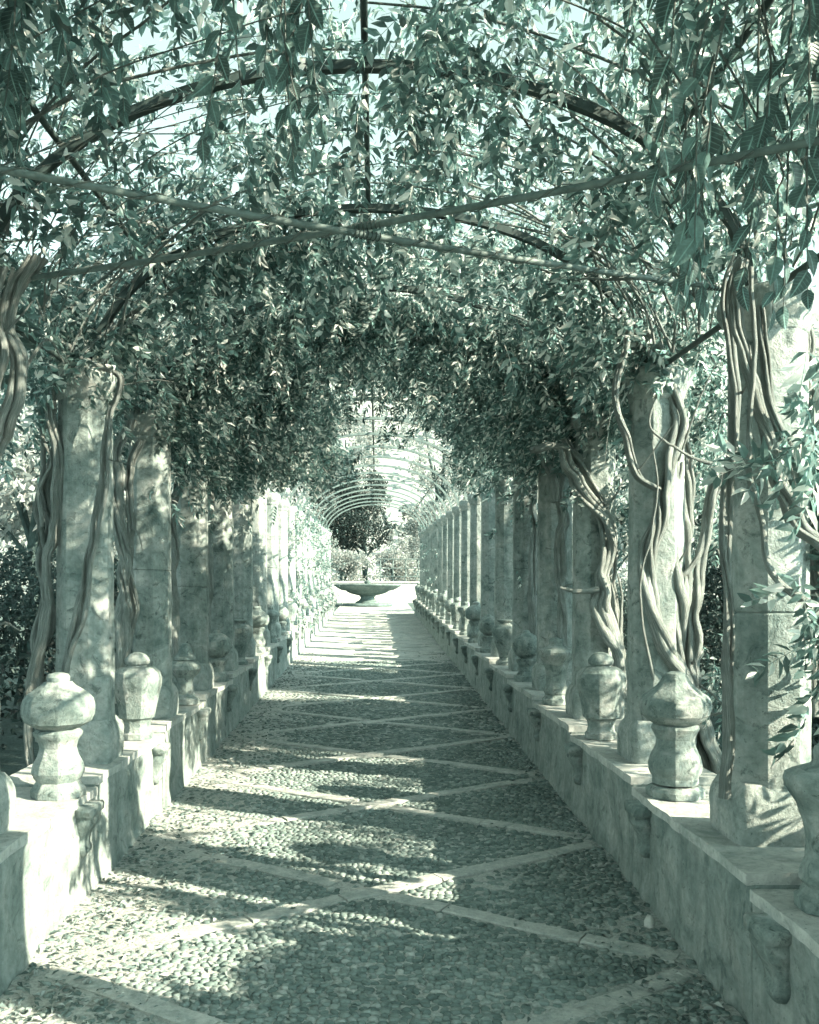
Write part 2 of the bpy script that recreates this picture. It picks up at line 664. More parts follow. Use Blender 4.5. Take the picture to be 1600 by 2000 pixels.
rng = np.random.default_rng(21)
u = ARM / np.linalg.norm(ARM)
for ci, zc in enumerate(ZC):
    for s in (1, -1):
        cuts = [-1.46]
        while cuts[-1] < 1.3:
            cuts.append(cuts[-1] + rng.uniform(0.42, 0.85))
        cuts[-1] = 1.46
        for a, b in zip(cuts[:-1], cuts[1:]):
            segs = [(a, b)]
            if s == -1:                                # the second band is cut where it meets the first
                g = 0.14
                segs = [(a, min(b, -g)), (max(a, g), b)]
            for a2, b2 in segs:
                if b2 - a2 < 0.08:
                    continue
                mid = 0.5 * (a2 + b2)
                if abs(mid) > 0.75 and rng.random() < 0.35 and zc < 9:
                    sink = 0.010                       # half buried towards the walls
                else:
                    sink = rng.uniform(-0.002, 0.003)
                n = 7
                al = np.linspace(a2 + 0.004, b2 - 0.004, n)
                w1 = BW * rng.uniform(0.9, 1.08) + rng.normal(0, 0.003, n)
                w2 = BW * rng.uniform(0.9, 1.08) + rng.normal(0, 0.003, n)
                Vt = []
                for j in range(n):
                    for off, dz in ((-w1[j], -0.03), (-w1[j], 0.010), (-w1[j] + 0.007, 0.015), (w2[j] - 0.007, 0.015), (w2[j], 0.010), (w2[j], -0.03)):
                        x = al[j] * u[0] - off * u[1] * s - 0.02
                        y = zc + al[j] * u[1] * s + off * u[0]
                        Vt.append((x, y, dz))
                Vt = np.array(Vt)
                c = Vt.mean(0)
                hz = gz(Vt[:, 1]) + Vt[:, 2] - sink + (fbm(np.c_[Vt[:, :2] * 3, np.zeros(len(Vt))], 2) - 0.5) * 0.008
                Vw = np.stack([Vt[:, 0] - c[0], Vt[:, 1] - c[1], hz - gz(c[1])], 1)
                keep = (Vt[:, 0].max() < XR + 0.03) and (Vt[:, 0].min() > XL - 0.03)
                if not keep:
                    Vw[:, 0] = np.clip(Vw[:, 0], XL - 0.03 - c[0], XR + 0.03 - c[0])
                Fq = []
                for j in range(n - 1):
                    for q in range(5):
                        Fq.append((j * 6 + q, j * 6 + q + 1, (j + 1) * 6 + q + 1, (j + 1) * 6 + q))
                Fq.append((5, 4, 3, 2, 1, 0))
                Fq.append(tuple((n - 1) * 6 + q for q in range(6)))
                Fq = [tuple(reversed(f)) for f in Fq] if False else Fq
                link('paving_slab', mesh_py('paving_slab', Vw, Fq, M['slab']), path, (c[0], c[1], gz(c[1])))


# pebbles
def pebble_tpl(seed, n=8, rings=((1.0, -0.6), (1.0, 0.25), (0.74, 0.82)), rough=0.13):
    r = np.random.default_rng(seed)
    a = np.linspace(0, 2 * np.pi, n, endpoint=False) + r.uniform(-0.22, 0.22, n)
    e = 1 + r.normal(0, rough, n)
    V = []
    for rr, z in rings:
        V += [(rr * ee * math.cos(t), rr * ee * math.sin(t), z + (r.normal(0, 0.07) if z > 0 else 0)) for t, ee in zip(a, e)]
    V.append((r.normal(0, 0.1), r.normal(0, 0.1), 1.0))
    V = np.array(V)
    V[:, 2] += V[:, 0] * r.uniform(-0.25, 0.25) + V[:, 1] * r.uniform(-0.2, 0.2)
    F = []
    for q in range(len(rings) - 1):
        for i in range(n):
            j = (i + 1) % n
            F += [(q * n + i, q * n + j, (q + 1) * n + j), (q * n + i, (q + 1) * n + j, (q + 1) * n + i)]
    m = (len(rings) - 1) * n
    for i in range(n):
        F.append((m + i, m + (i + 1) % n, m + n))
    return V, np.array(F)


PEB = [pebble_tpl(i) for i in range(10)]
PEB += [pebble_tpl(60 + i, 6, ((1.0, -0.3), (0.78, 0.72))) for i in range(5)]      # far ones, simpler
rng = np.random.default_rng(5)
rows = []
y = 2.0
while y < 15.5:
    gro = 1.0 if y < 8 else 1.4
    dx, dy = 0.0365 * gro, 0.0265 * gro
    n = int((XR - XL) / dx)
    x = XL + (np.arange(n) + rng.uniform(0, 1)) * dx + rng.normal(0, 0.0035 * gro, n)
    yy = y + rng.normal(0, 0.0045 * gro, n)
    rows.append(np.stack([x, yy, np.full(n, gro)], 1))
    y += dy
PB = np.vstack(rows)
PB = PB[(PB[:, 0] > XL + 0.01) & (PB[:, 0] < XR - 0.01)]
PB = PB[band_dist(PB[:, 0], PB[:, 1]) > BW + 0.016]
worn = fbm(np.c_[PB[:, :2] * 1.7, np.zeros(len(PB))] + 3, 3)
edge = np.clip((-0.62 - PB[:, 0]) / 0.5, 0, 1)
keep = rng.random(len(PB)) > (0.03 + 0.42 * edge + np.clip(worn - 0.66, 0, 1) * 2.5)
PB = PB[keep]
edge = edge[keep]
n = len(PB)
sx = 0.0203 * PB[:, 2] * rng.uniform(0.78, 1.22, n) * (1 - 0.15 * edge)
sy = 0.0150 * PB[:, 2] * rng.uniform(0.8, 1.25, n)
sz = 0.0120 * rng.uniform(0.75, 1.25, n)
rot = rng.normal(0, 0.32, n)
p3 = np.c_[PB[:, :2], np.zeros(n)]
pz = gz(PB[:, 1]) + bed_h(p3) - 0.002 - edge * rng.uniform(0.0, 0.012, n) + rng.normal(0, 0.0018, n)
kind = np.where(PB[:, 1] < 7, rng.integers(0, 10, n), rng.integers(10, 15, n))
inview = PB[:, 1] > 3.25
order = np.argsort(np.where(inview, PB[:, 1], 99) - (sx * 4))
singles = set(order[:300].tolist())
tm = [mesh_tris('pebble', v, f, M['pebble'], True) for v, f in PEB]
for i in order[:300]:
    o = link('pebble', tm[kind[i]], path, (PB[i, 0], PB[i, 1], pz[i]), rot[i], (sx[i], sy[i], sz[i]))
mask = np.ones(n, bool)
mask[order[:300]] = False
Vs, Fs, base = [], [], 0
for k, (tv, tf) in enumerate(PEB):
    ii = np.where(mask & (kind == k))[0]
    if len(ii) == 0:
        continue
    q = tv[None] * np.stack([sx[ii], sy[ii], sz[ii]], 1)[:, None, :]
    c, s = np.cos(rot[ii])[:, None], np.sin(rot[ii])[:, None]
    X = q[..., 0] * c - q[..., 1] * s + PB[ii, 0][:, None]
    Y = q[..., 0] * s + q[..., 1] * c + PB[ii, 1][:, None]
    Z = q[..., 2] + pz[ii][:, None]
    Vs.append(np.stack([X, Y, Z], -1).reshape(-1, 3))
    Fs.append((tf[None] + (np.arange(len(ii)) * len(tv))[:, None, None] + base).reshape(-1, 3))
    base += len(ii) * len(tv)
tag(link('pebbles', mesh_tris('pebbles', np.vstack(Vs), np.vstack(Fs), M['pebble'], True), path), None, None, None, 'stuff')


# ---- low walls
def wall_segment(side, k, seed):
    """One level stretch of wall, its path face lumpy with plaster. Local origin at the inner foot, at y of its near end."""
    y0 = 0.0
    L = BAY
    zb0 = -0.12
    top = segtop(k) - 0.035
    ny, nzv = 34, 14
    yy = np.linspace(y0, L, ny)
    zz = np.linspace(zb0, top - gz(colY(k) - 0.51), nzv)
    YY, ZZ = np.meshgrid(yy, zz)
    ptn = np.stack([np.full(YY.size, side * 5.0), YY.ravel() + seed * 13.1, ZZ.ravel()], 1)
    d = (fbm(ptn * 3.1, 4) - 0.5) * 0.06 + (fbm(ptn * 13, 3) - 0.5) * 0.02 + np.clip(fbm(ptn * 5.5 + 30, 3) - 0.62, 0, 1) * -0.10
    d -= np.clip(1 - ZZ.ravel() / 0.12, 0, 1) * -0.015
    d *= np.minimum(1, np.minimum(YY.ravel() - y0 + 0.02, L - YY.ravel() + 0.02) / 0.06)
    d *= np.minimum(1, (zz[-1] - ZZ.ravel()) / 0.04 + 0.15)
    V = np.stack([side * -d, YY.ravel(), ZZ.ravel()], 1)
    idx = np.arange(ny * nzv).reshape(nzv, ny)
    F = np.stack([idx[:-1, :-1].ravel(), idx[:-1, 1:].ravel(), idx[1:, 1:].ravel(), idx[1:, :-1].ravel()], 1)
    if side > 0:
        F = F[:, ::-1]
    V = V.tolist()
    F = [tuple(f) for f in F]
    th = 0.42 * side
    nb = len(V)
    bot, topz = zz[0], zz[-1]
    V += [(th, y0, bot), (th, L, bot), (th, L, topz), (th, y0, topz)]
    near = [int(i) for i in idx[:, 0]]
    far = [int(i) for i in idx[:, -1]]
    toprow = [int(i) for i in idx[-1, :]]
    F.append(tuple(near + [nb + 3, nb]))
    F.append(tuple(far[::-1] + [nb + 1, nb + 2][::1]))
    F.append(tuple(toprow + [nb + 2, nb + 3]))
    F.append((nb, nb + 1, nb + 2, nb + 3))
    me = mesh_py('wall_segment', V, F, M['plaster'], True)
    return sharpen(me, 50)


def bracket_mesh(side):
    """Scrolled corbel that carries the urn out over the path. Its back is the wall face, it grows towards the path."""
    prof = [(0.0, 0.0), (0.072, 0.0), (0.080, -0.012), (0.078, -0.04), (0.066, -0.052), (0.068, -0.075), (0.060, -0.10), (0.042, -0.125),
            (0.030, -0.15), (0.028, -0.185), (0.036, -0.205), (0.034, -0.225), (0.018, -0.245), (-0.01, -0.25)]
    ws = [0.085, 0.09, 0.09, 0.088, 0.07, 0.072, 0.07, 0.062, 0.055, 0.05, 0.05, 0.045, 0.03, 0.02]
    V, F = [], []
    for (d, z), w in zip(prof, ws):
        V += [(-side * d, -w, z), (-side * d * 1.04, -w * 0.5, z), (-side * d * 1.06, 0, z), (-side * d * 1.04, w * 0.5, z), (-side * d, w, z), (side * 0.03, w, z), (side * 0.03, -w, z)]
    V = np.array(V)
    V += (np.stack([fbm(V * 22 + 3, 2), fbm(V * 22 + 13, 2), fbm(V * 22 + 23, 2)], 1) - 0.5) * 0.014
    for r in range(len(prof) - 1):
        for i in range(7):
            j = (i + 1) % 7
            F.append((r * 7 + i, r * 7 + j, r * 7 + 7 + j, r * 7 + 7 + i))
    F.append(tuple(range(7)))
    F.append(tuple((len(prof) - 1) * 7 + i for i in range(6, -1, -1)))
    return mesh_py('bracket', V, F, M['urn'], True)


def coping_mesh(side, L, seed):
    """A worn slab, its top a little uneven."""
    ny, nxx = 16, 7
    w = 0.45
    V = []
    for j in range(ny):
        yv = 0.003 + (L - 0.006) * j / (ny - 1)
        for i in range(nxx):
            V.append((side * (-0.012 + w * i / (nxx - 1)), yv, 0.0))
    V = np.array(V)
    V[:, 2] += (fbm(V * 6 + seed * 9, 3) - 0.5) * 0.014
    d = (fbm(V * 11 + seed * 4 + 70, 2) - 0.5) * 0.02
    em = (np.arange(len(V)) % nxx == 0)
    V[:, 0] += side * d * em
    n = len(V)
    V2 = V.copy()
    V2[:, 2] = -0.04
    V = np.vstack([V, V2])
    F = []
    for j in range(ny - 1):
        for i in range(nxx - 1):
            a = j * nxx + i
            q = (a, a + 1, a + nxx + 1, a + nxx)
            F.append(q)
            F.append(tuple(n + t for t in q[::-1]))
    ring = [i for i in range(nxx)] + [j * nxx + nxx - 1 for j in range(1, ny)] + [(ny - 1) * nxx + i for i in range(nxx - 2, -1, -1)] + [j * nxx for j in range(ny - 2, 0, -1)]
    for a, b in zip(ring, ring[1:] + ring[:1]):
        F.append((a, b, n + b, n + a)[::-1])
    return mesh_py('coping_slab', V, F, M['coping'], False)


KMIN = -2
for side, xw, lab in ((-1, XL, 'low plastered wall with stone coping along the left edge of the path'),
                      (1, XR, 'low plastered wall with stone coping along the right edge of the path')):
    wall = thing('low_wall', lab, 'wall', (xw, colY(KMIN) - 0.51, 0))
    brm = bracket_mesh(side)
    for k in range(KMIN, NB):
        ya = colY(k) - 0.51
        rel = ya - wall.location.y
        link('wall_segment', wall_segment(side, k, k * 1.7 + side), wall, (0, rel, gz(ya)))
        cl = rng.uniform(0.55, 0.85)
        for q, (a, b) in enumerate(((0, cl), (cl, BAY))):
            link('coping_slab', coping_mesh(side, b - a, k * 3 + q + side), wall, (0, rel + a, segtop(k) + (0 if q else 0.003)))
        link('bracket', brm, wall, (0, rel + 1.235, segtop(k) - 0.038))

# ---- columns
OCT = out_oct(0.03)
SQ = out_square(0.16)
SQ8 = out_square(0.16)
n24 = len(SQ)
# an octagon outline with as many points as the square, for lofts that change section


def shaft_mesh(seed):
    jr = np.random.default_rng(seed + 300)
    joints = [0.5 + 0.8 * jr.random()][:seed % 2]
    zs = sorted(set(np.linspace(0, 1.76, 25).tolist()))
    zs = [z for z in zs if all(abs(z - j) > 0.03 for j in joints)]
    pr = [(z, 0.148 - 0.013 * z / 1.76) for z in zs]
    for j in joints:                                  # open joint between two blocks
        r = 0.148 - 0.013 * j / 1.76
        pr += [(j - 0.008, r), (j - 0.003, r - 0.004), (j, r - 0.009), (j + 0.003, r - 0.004), (j + 0.008, r - 0.001)]
    pr.sort()
    me = loft('shaft', pr, OCT, M['column'], 0.0045, 9.0, seed, 1)
    return sharpen(me, 17)


def plinth_mesh(seed):
    pr = [(0.0, 0.172), (0.03, 0.176), (0.12, 0.178), (0.165, 0.174), (0.19, 0.166), (0.215, 0.152), (0.23, 0.142)]
    return sharpen(loft('plinth', pr, out_square(0.22), M['plinth'], 0.010, 8.0, seed, 2), 50)


def capital_mesh(seed):
    pr = [(0.0, 0.13), (0.012, 0.142), (0.03, 0.146), (0.05, 0.15), (0.07, 0.165), (0.10, 0.176), (0.14, 0.178), (0.165, 0.17), (0.18, 0.15)]
    return sharpen(loft('capital', pr, out_oct(0.12), M['plinth'], 0.010, 8.0, seed, 1), 50)


SH = [shaft_mesh(i) for i in range(5)]
PL = [plinth_mesh(i) for i in range(5)]
CP = [capital_mesh(i) for i in range(5)]
CX = {-1: -1.61, 1: 1.55}
COL_GROUP = 'octagonal stone columns of the pergola'
for side, nm in ((-1, 'left'), (1, 'right')):
    for k in range(-2, NB):
        idx0 = k - 0
        if k < 0:
            lab = None
        elif k == 0:
            lab = ('octagonal stone column cut by the left edge of the picture, nearest of the left row' if side < 0 else
                   'nearest octagonal stone column on the right, leaf shadows on its sunlit flank')
        elif k == 1 and side < 0:
            lab = 'dappled octagonal column with vine strands down its face, second of the left row'
        elif k == 1:
            lab = 'octagonal column with the thick sunlit vine behind it, second of the right row'
        else:
            lab = 'octagonal stone column on the low wall, %s from the front in the %s row' % (ORD[k], nm)
        if k < 0:
            lab = 'octagonal stone column out of view beside the camera, %s before the visible %s row' % (ORD[-k - 1], nm)
        c = thing('stone_column', lab, 'column', (CX[side] - (0.05 if side < 0 and k == 0 else 0), colY(k), segtop(k)), COL_GROUP)
        j = (k * 2 + (side > 0)) % 5
        rz = [0, math.pi / 2, math.pi, -math.pi / 2][(k + (side > 0) * 2) % 4]
        link('plinth', PL[j], c, (0, 0, 0), rz)
        link('shaft', SH[(j + 2) % 5], c, (0, 0, 0.215), rz)
        link('capital', CP[(j + 1) % 5], c, (0, 0, 0.215 + 1.755), rz)

# ---- urns
CIR = out_circle(28)
OC = out_oct(0.05)


def urn_bell():
    body = [(0.0, 0.118), (0.05, 0.122), (0.06, 0.10), (0.09, 0.098), (0.115, 0.112), (0.15, 0.116), (0.19, 0.106), (0.235, 0.086), (0.27, 0.082), (0.30, 0.094), (0.32, 0.104), (0.335, 0.10), (0.345, 0.082)]
    top = [(0.335, 0.085), (0.36, 0.125), (0.385, 0.146), (0.42, 0.155), (0.45, 0.152), (0.475, 0.138), (0.495, 0.112), (0.515, 0.086), (0.54, 0.066), (0.562, 0.055), (0.578, 0.044), (0.588, 0.02)]
    return [('base', [(0, 0.125), (0.03, 0.127), (0.042, 0.12), (0.052, 0.105)], OC), ('body', [(z, r) for z, r in body[2:]], OC), ('lid', top, OC)]


def urn_bulb():
    return [('base', [(0.0, 0.116), (0.03, 0.118), (0.05, 0.106), (0.072, 0.092)], OC),
            ('body', [(0.066, 0.09), (0.085, 0.102), (0.115, 0.114), (0.15, 0.108), (0.19, 0.088), (0.23, 0.078), (0.262, 0.086), (0.285, 0.102), (0.303, 0.106), (0.314, 0.094), (0.32, 0.075)], OC),
            ('lid', [(0.312, 0.075), (0.33, 0.11), (0.35, 0.142), (0.385, 0.156), (0.43, 0.156), (0.46, 0.148), (0.482, 0.13), (0.505, 0.10), (0.525, 0.072), (0.54, 0.06)], OC),
            ('knob', [(0.535, 0.05), (0.545, 0.052), (0.562, 0.055), (0.576, 0.046), (0.584, 0.02)], CIR)]


def urn_jar():
    return [('base', [(0.0, 0.092), (0.035, 0.094), (0.045, 0.082), (0.075, 0.076), (0.105, 0.08), (0.122, 0.088)], OC),
            ('body', [(0.12, 0.082), (0.135, 0.104), (0.17, 0.108), (0.22, 0.116), (0.28, 0.130), (0.335, 0.143), (0.38, 0.145), (0.415, 0.136), (0.44, 0.112), (0.452, 0.088)], OC),
            ('lid', [(0.448, 0.064), (0.462, 0.062), (0.472, 0.076), (0.49, 0.080), (0.508, 0.072), (0.53, 0.052), (0.543, 0.02)], CIR)]


def urn_vase():
    return [('base', [(0.0, 0.105), (0.04, 0.107), (0.052, 0.092), (0.075, 0.082)], OC),
            ('body', [(0.07, 0.08), (0.09, 0.092), (0.12, 0.09), (0.16, 0.076), (0.22, 0.074), (0.28, 0.084), (0.33, 0.1), (0.36, 0.118), (0.385, 0.134), (0.41, 0.138), (0.43, 0.132), (0.442, 0.11)], OC),
            ('lid', [(0.438, 0.10), (0.45, 0.088), (0.46, 0.062), (0.475, 0.052), (0.495, 0.056), (0.515, 0.05), (0.525, 0.022)], OC)]


def urn_ball():
    b = [(0.21, 0.055)]
    for a in range(-65, 86, 15):
        b.append((0.335 + 0.125 * math.sin(math.radians(a)), 0.135 * math.cos(math.radians(a))))
    return [('base', [(0.0, 0.11), (0.05, 0.112), (0.06, 0.09), (0.09, 0.072), (0.14, 0.07), (0.175, 0.09), (0.2, 0.096), (0.212, 0.075)], OC),
            ('ball', b, CIR), ('knob', [(0.452, 0.04), (0.462, 0.036), (0.474, 0.03), (0.482, 0.012)], CIR)]


def urn_amphora():
    return [('base', [(0.0, 0.095), (0.035, 0.097), (0.05, 0.07), (0.075, 0.058), (0.09, 0.066)], CIR),
            ('body', [(0.085, 0.06), (0.11, 0.068), (0.17, 0.086), (0.24, 0.112), (0.31, 0.134), (0.36, 0.142), (0.40, 0.136), (0.43, 0.112), (0.445, 0.078)], CIR),
            ('rim', [(0.44, 0.07), (0.455, 0.06), (0.468, 0.062), (0.478, 0.086), (0.492, 0.088), (0.497, 0.06)], CIR)]


def urn_finial():
    return [('base', [(0.0, 0.105), (0.045, 0.107), (0.055, 0.085), (0.08, 0.066)], OC),
            ('body', [(0.075, 0.062), (0.11, 0.064), (0.16, 0.058), (0.21, 0.07), (0.24, 0.098), (0.275, 0.118), (0.31, 0.116), (0.335, 0.096), (0.345, 0.07)], OC),
            ('lid', [(0.338, 0.075), (0.35, 0.088), (0.365, 0.086), (0.40, 0.062), (0.43, 0.05), (0.45, 0.042), (0.47, 0.036), (0.48, 0.015)], CIR)]


KINDS = {'bell': urn_bell, 'bulb': urn_bulb, 'jar': urn_jar, 'vase': urn_vase, 'ball': urn_ball, 'amphora': urn_amphora, 'finial': urn_finial}
UM = {}
for kn, fn in KINDS.items():
    UM[kn] = [(pn, sharpen(loft(pn, pr, ol, M['urn'], 0.0022, 20.0, i * 3 + len(kn), 2), 24)) for i, (pn, pr, ol) in enumerate(fn())]
DESC = {'bell': 'bell-topped stone urn with a narrow waist', 'bulb': 'fat bulbous stone urn with knob', 'jar': 'lidded stone jar with swelling shoulders',
        'vase': 'stone vase with a flat flaring lid', 'ball': 'stone ball on a waisted foot', 'amphora': 'round stone amphora with narrow foot', 'finial': 'small stone finial with pointed lid'}
SEQ = {-1: ['bell', 'bulb', 'jar', 'finial', 'ball', 'amphora', 'bulb', 'vase', 'ball', 'jar', 'bell', 'finial', 'ball', 'vase', 'bulb', 'amphora', 'jar', 'ball', 'bell', 'vase'],
       1: ['vase', 'bell', 'jar', 'vase', 'ball', 'amphora', 'ball', 'bulb', 'vase', 'jar', 'ball', 'bell', 'finial', 'jar', 'ball', 'vase', 'bulb', 'amphora', 'ball', 'jar']}
UX = {-1: -1.51, 1: 1.42}
for side, nm in ((-1, 'left'), (1, 'right')):
    for i, k in enumerate(range(-1, NB)):
        kn = SEQ[side][i]
        if side < 0 and k < 0:
            continue
        n_ = k + 1 if side > 0 else k
        if k < 0:
            lab = 'stone vase cut off by the right edge of the picture, on the near wall'
        else:
            lab = '%s on the %s wall, %s urn from the front' % (DESC[kn], nm, ORD[n_])
        uo = thing('stone_urn', lab, 'urn', (UX[side], colY(k) + 0.725, segtop(k) + 0.004), 'stone urns on the low walls', rng.uniform(-0.1, 0.1))
        if k < 0:
            uo.location.x += 0.03
        for pn, me in UM[kn]:
            link(pn, me, uo)

# ---- iron pergola frame
AXC, AA, AB = -0.045, 1.535, 0.93


def arch_mesh():
    th = np.linspace(0, math.pi, 41)
    V, F = [], []
    w, h = 0.019, 0.019
    for t in th:
        for (dr, dy) in ((-h, -w), (h, -w), (h, w), (-h, w)):
            V.append(((AA + dr) * math.cos(t), dy, (AB + dr) * math.sin(t)))
    for i in range(40):
        for q in range(4):
            F.append((i * 4 + q, i * 4 + (q + 1) % 4, i * 4 + 4 + (q + 1) % 4, i * 4 + 4 + q))
    F.append((3, 2, 1, 0))
    F.append((160, 161, 162, 163))
    return mesh_py('metal_arch', V, F, M['iron'], False)


AM = arch_mesh()
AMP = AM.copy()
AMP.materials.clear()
AMP.materials.append(M['iron_sunlit'])
for k in range(-1, NB):
    near = k < 6  # one kind of arch, coloured for shade near and sunlight far
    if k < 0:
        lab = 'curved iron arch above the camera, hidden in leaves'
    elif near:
        lab = 'curved iron arch toned for the shade under the leaves, %s from the camera' % ORD[k]
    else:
        lab = 'bare iron arch toned for the open light, %s from the camera' % ORD[k]
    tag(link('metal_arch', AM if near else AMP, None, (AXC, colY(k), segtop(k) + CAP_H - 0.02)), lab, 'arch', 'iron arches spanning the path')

ZS = segtop(0) + CAP_H - 0.02 - SLOPE * Y0
for th, lab in ((0, 'iron eave rail along the right column tops'), (40, 'iron rail along the right slope of the vault'), (90, 'iron ridge rail along the crown of the vault'),
                (140, 'iron rail along the left slope of the vault'), (180, 'iron eave rail along the left column tops')):
    t = math.radians(th)
    x = AXC + (AA + 0.045) * math.cos(t)
    z = ZS + (AB + 0.045) * math.sin(t) + (0.02 if th in (0, 180) else 0)
    tb = Tubes()
    yy = np.linspace(0.5, colY(NB - 1), 40)
    tb.add(np.stack([np.full(40, x), yy, z + SLOPE * yy], 1), 0.014, 8)
    tag(link('iron_rail', tb.mesh('iron_rail', M['iron'])), lab, 'rail', 'iron rails along the vault')
eR, eL = CX[1] - 0.02, CX[-1] + 0.02
za, zb = ZS + SLOPE * colY(-1) + 0.03, ZS + SLOPE * colY(0) + 0.03
for (x0, z0, x1, z1, lab) in ((eL, za, eR, zb, 'iron tie rod running from upper left down to the right column top, partly sunlit'),
                              (eR, za + 0.03, eL, zb + 0.03, 'iron tie rod running from the lower left up to the right, crossing its twin')):
    tb = Tubes()
    t = np.linspace(0, 1, 24)[:, None]
    p = np.array([x0, colY(-1), z0]) * (1 - t) + np.array([x1, colY(0), z1]) * t
    p[:, 2] -= 0.03 * np.sin(t[:, 0] * math.pi)
    tb.add(p, 0.0115, 8)
    rod = tag(link('tie_rod', tb.mesh('tie_rod', M['iron_rod'])), lab, 'rod', 'crossed tie rods overhead')
    # rusty wire lashing at the crossing and a dry tendril wound round the rod
    dv = (p[-1] - p[0]) / np.linalg.norm(p[-1] - p[0])
    sv = np.cross(dv, [0, 0, 1.0])
    sv /= np.linalg.norm(sv)
    for nm_, c0, span, turns, rr, wr, mt in (('tie_wire', 0.5, 0.10, 7, 0.0135, 0.0018, 'iron'), ('tie_wire', 0.93, 0.12, 8, 0.0135, 0.0018, 'iron'), ('tendril', 0.72, 1.3, 9, 0.0150, 0.0022, 'twig'), ('tendril', 0.3, 0.9, 5, 0.0150, 0.0018, 'twig')):
        q = np.linspace(-0.5, 0.5, int(turns * 9))
        Lr = np.linalg.norm(p[-1] - p[0])
        f_ = np.clip(c0 + q * span / Lr, 0.01, 0.99)
        cen = np.stack([np.interp(f_, t[:, 0], p[:, i_]) for i_ in range(3)], 1)
        ph = q * turns * 2 * math.pi
        link(nm_, Tubes().add(cen + rr * (np.cos(ph)[:, None] * sv + np.sin(ph)[:, None] * np.array([0, 0, 1.0])), wr, 5).mesh(nm_, M[mt]), rod)


# ------------------------------------------------------------------ foliage
def leaflet(detail, L, Wd, fold=0.25, droop=0.15):
    """One leaflet along +Y from the origin, facing +Z."""
    if detail == 2:
        V = [(0, 0, 0), (0, 0.33, 0), (0, 0.7, 0), (0, 1, 0), (-0.5, 0.3, fold), (-0.36, 0.66, fold * .8), (0.5, 0.3, fold), (0.36, 0.66, fold * .8)]
        F = [(0, 1, 4), (1, 2, 5), (1, 5, 4), (2, 3, 5), (0, 6, 1), (1, 6, 7), (1, 7, 2), (2, 7, 3)]
    else:
        V = [(0, 0, 0), (-0.46, 0.45, fold), (0, 1, 0), (0.46, 0.45, fold)]
        F = [(0, 2, 1), (0, 3, 2)]
    V = np.array(V, float)
    V[:, 0] *= Wd
    V[:, 2] *= Wd * 0.7
    V[:, 2] -= droop * V[:, 1] ** 2 * 1.0 * L
    V[:, 1] *= L
    return V, np.array(F)


def rotmat(ax, ang):
    ax = np.asarray(ax, float)
    ax = ax / np.linalg.norm(ax)
    return np.array(Matrix.Rotation(ang, 3, Vector(ax)))


def compound_leaf(seed, detail, pairs=5, L=0.065, Wd=0.026, rachis=0.24):
    """A pinnate leaf: leaflets in pairs along a drooping stalk, along +Y."""
    r = np.random.default_rng(seed)
    Vs, Fs, b = [], [], 0
    st = np.linspace(0.22, 0.97, pairs)
    curve = lambda s: np.array([0, s * rachis * (1 - 0.1 * s), -0.30 * rachis * s * s])
    items = [(s, sg) for s in st for sg in (-1, 1)] + [(1.0, 0)]
    for s, sg in items:
        l = L * r.uniform(0.8, 1.15) * (0.85 + 0.3 * math.sin(s * 3))
        v, f = leaflet(detail, l, Wd * r.uniform(0.85, 1.15), r.uniform(0.15, 0.4), r.uniform(0.05, 0.35))
        v = v @ rotmat((0, 1, 0), r.normal(0, 0.45) + sg * 0.25).T
        v = v @ rotmat((1, 0, 0), r.normal(-0.35, 0.3)).T
        v = v @ rotmat((0, 0, 1), -sg * r.uniform(0.8, 1.25)).T
        Vs.append(v + curve(s))
        Fs.append(f + b)
        b += len(v)
    # stalk
    k = [curve(s) for s in (0, 0.35, 0.7, 1.0)]
    w = 0.0011
    sv = np.array([q + np.array([dx, 0, 0]) for q in k for dx in (-w, w)])
    Vs.append(sv)
    Fs.append(np.array([(0, 1, 3), (0, 3, 2), (2, 3, 5), (2, 5, 4), (4, 5, 7), (4, 7, 6)]) + b)
    return np.vstack(Vs), np.vstack(Fs)


def frames(d, up):
    d = d / (np.linalg.norm(d, axis=1)[:, None] + 1e-9)
    z = up - d * (up * d).sum(1)[:, None]
    z = z / (np.linalg.norm(z, axis=1)[:, None] + 1e-9)
    x = np.cross(d, z)
    return np.stack([x, d, z], axis=2)          # columns x, y, z


def scatter(tpls, pos, d, up, sc, rng):
    R = frames(d, up)
    kind = rng.integers(0, len(tpls), len(pos))
    Vs, Fs, b = [], [], 0
    for k, (tv, tf) in enumerate(tpls):
        ii = np.where(kind == k)[0]
        if not len(ii):
            continue
        v = np.einsum('nij,mj->nmi', R[ii], tv) * sc[ii][:, None, None] + pos[ii][:, None, :]
        Vs.append(v.reshape(-1, 3))
        Fs.append((tf[None] + (np.arange(len(ii)) * len(tv))[:, None, None] + b).reshape(-1, 3))
        b += len(ii) * len(tv)
    return np.vstack(Vs), np.vstack(Fs)


CL2 = [compound_leaf(i, 2, 6, 0.066, 0.027, 0.24) for i in range(7)]       # near, full leaflets
CL1 = [compound_leaf(40 + i, 1, 6, 0.058, 0.025, 0.23) for i in range(7)]
SMALL = [leaflet(1, 1.0, 0.5, f, 0.2) for f in (0.2, 0.35, 0.5)]
CLUMP = []
for sd in range(5):                                                     # loose clump of single leaves for trees and hedges
    r = np.random.default_rng(900 + sd)
    Vs, Fs, b = [], [], 0
    for q in range(9):
        v, f = leaflet(1, r.uniform(0.5, 1.0), 0.42, 0.3, 0.2)
        v = v @ rotmat(r.normal(size=3), r.uniform(0, 3.1)).T + r.normal(0, 0.55, 3)
        Vs.append(v); Fs.append(f + b); b += len(v)
    CLUMP.append((np.vstack(Vs), np.vstack(Fs)))


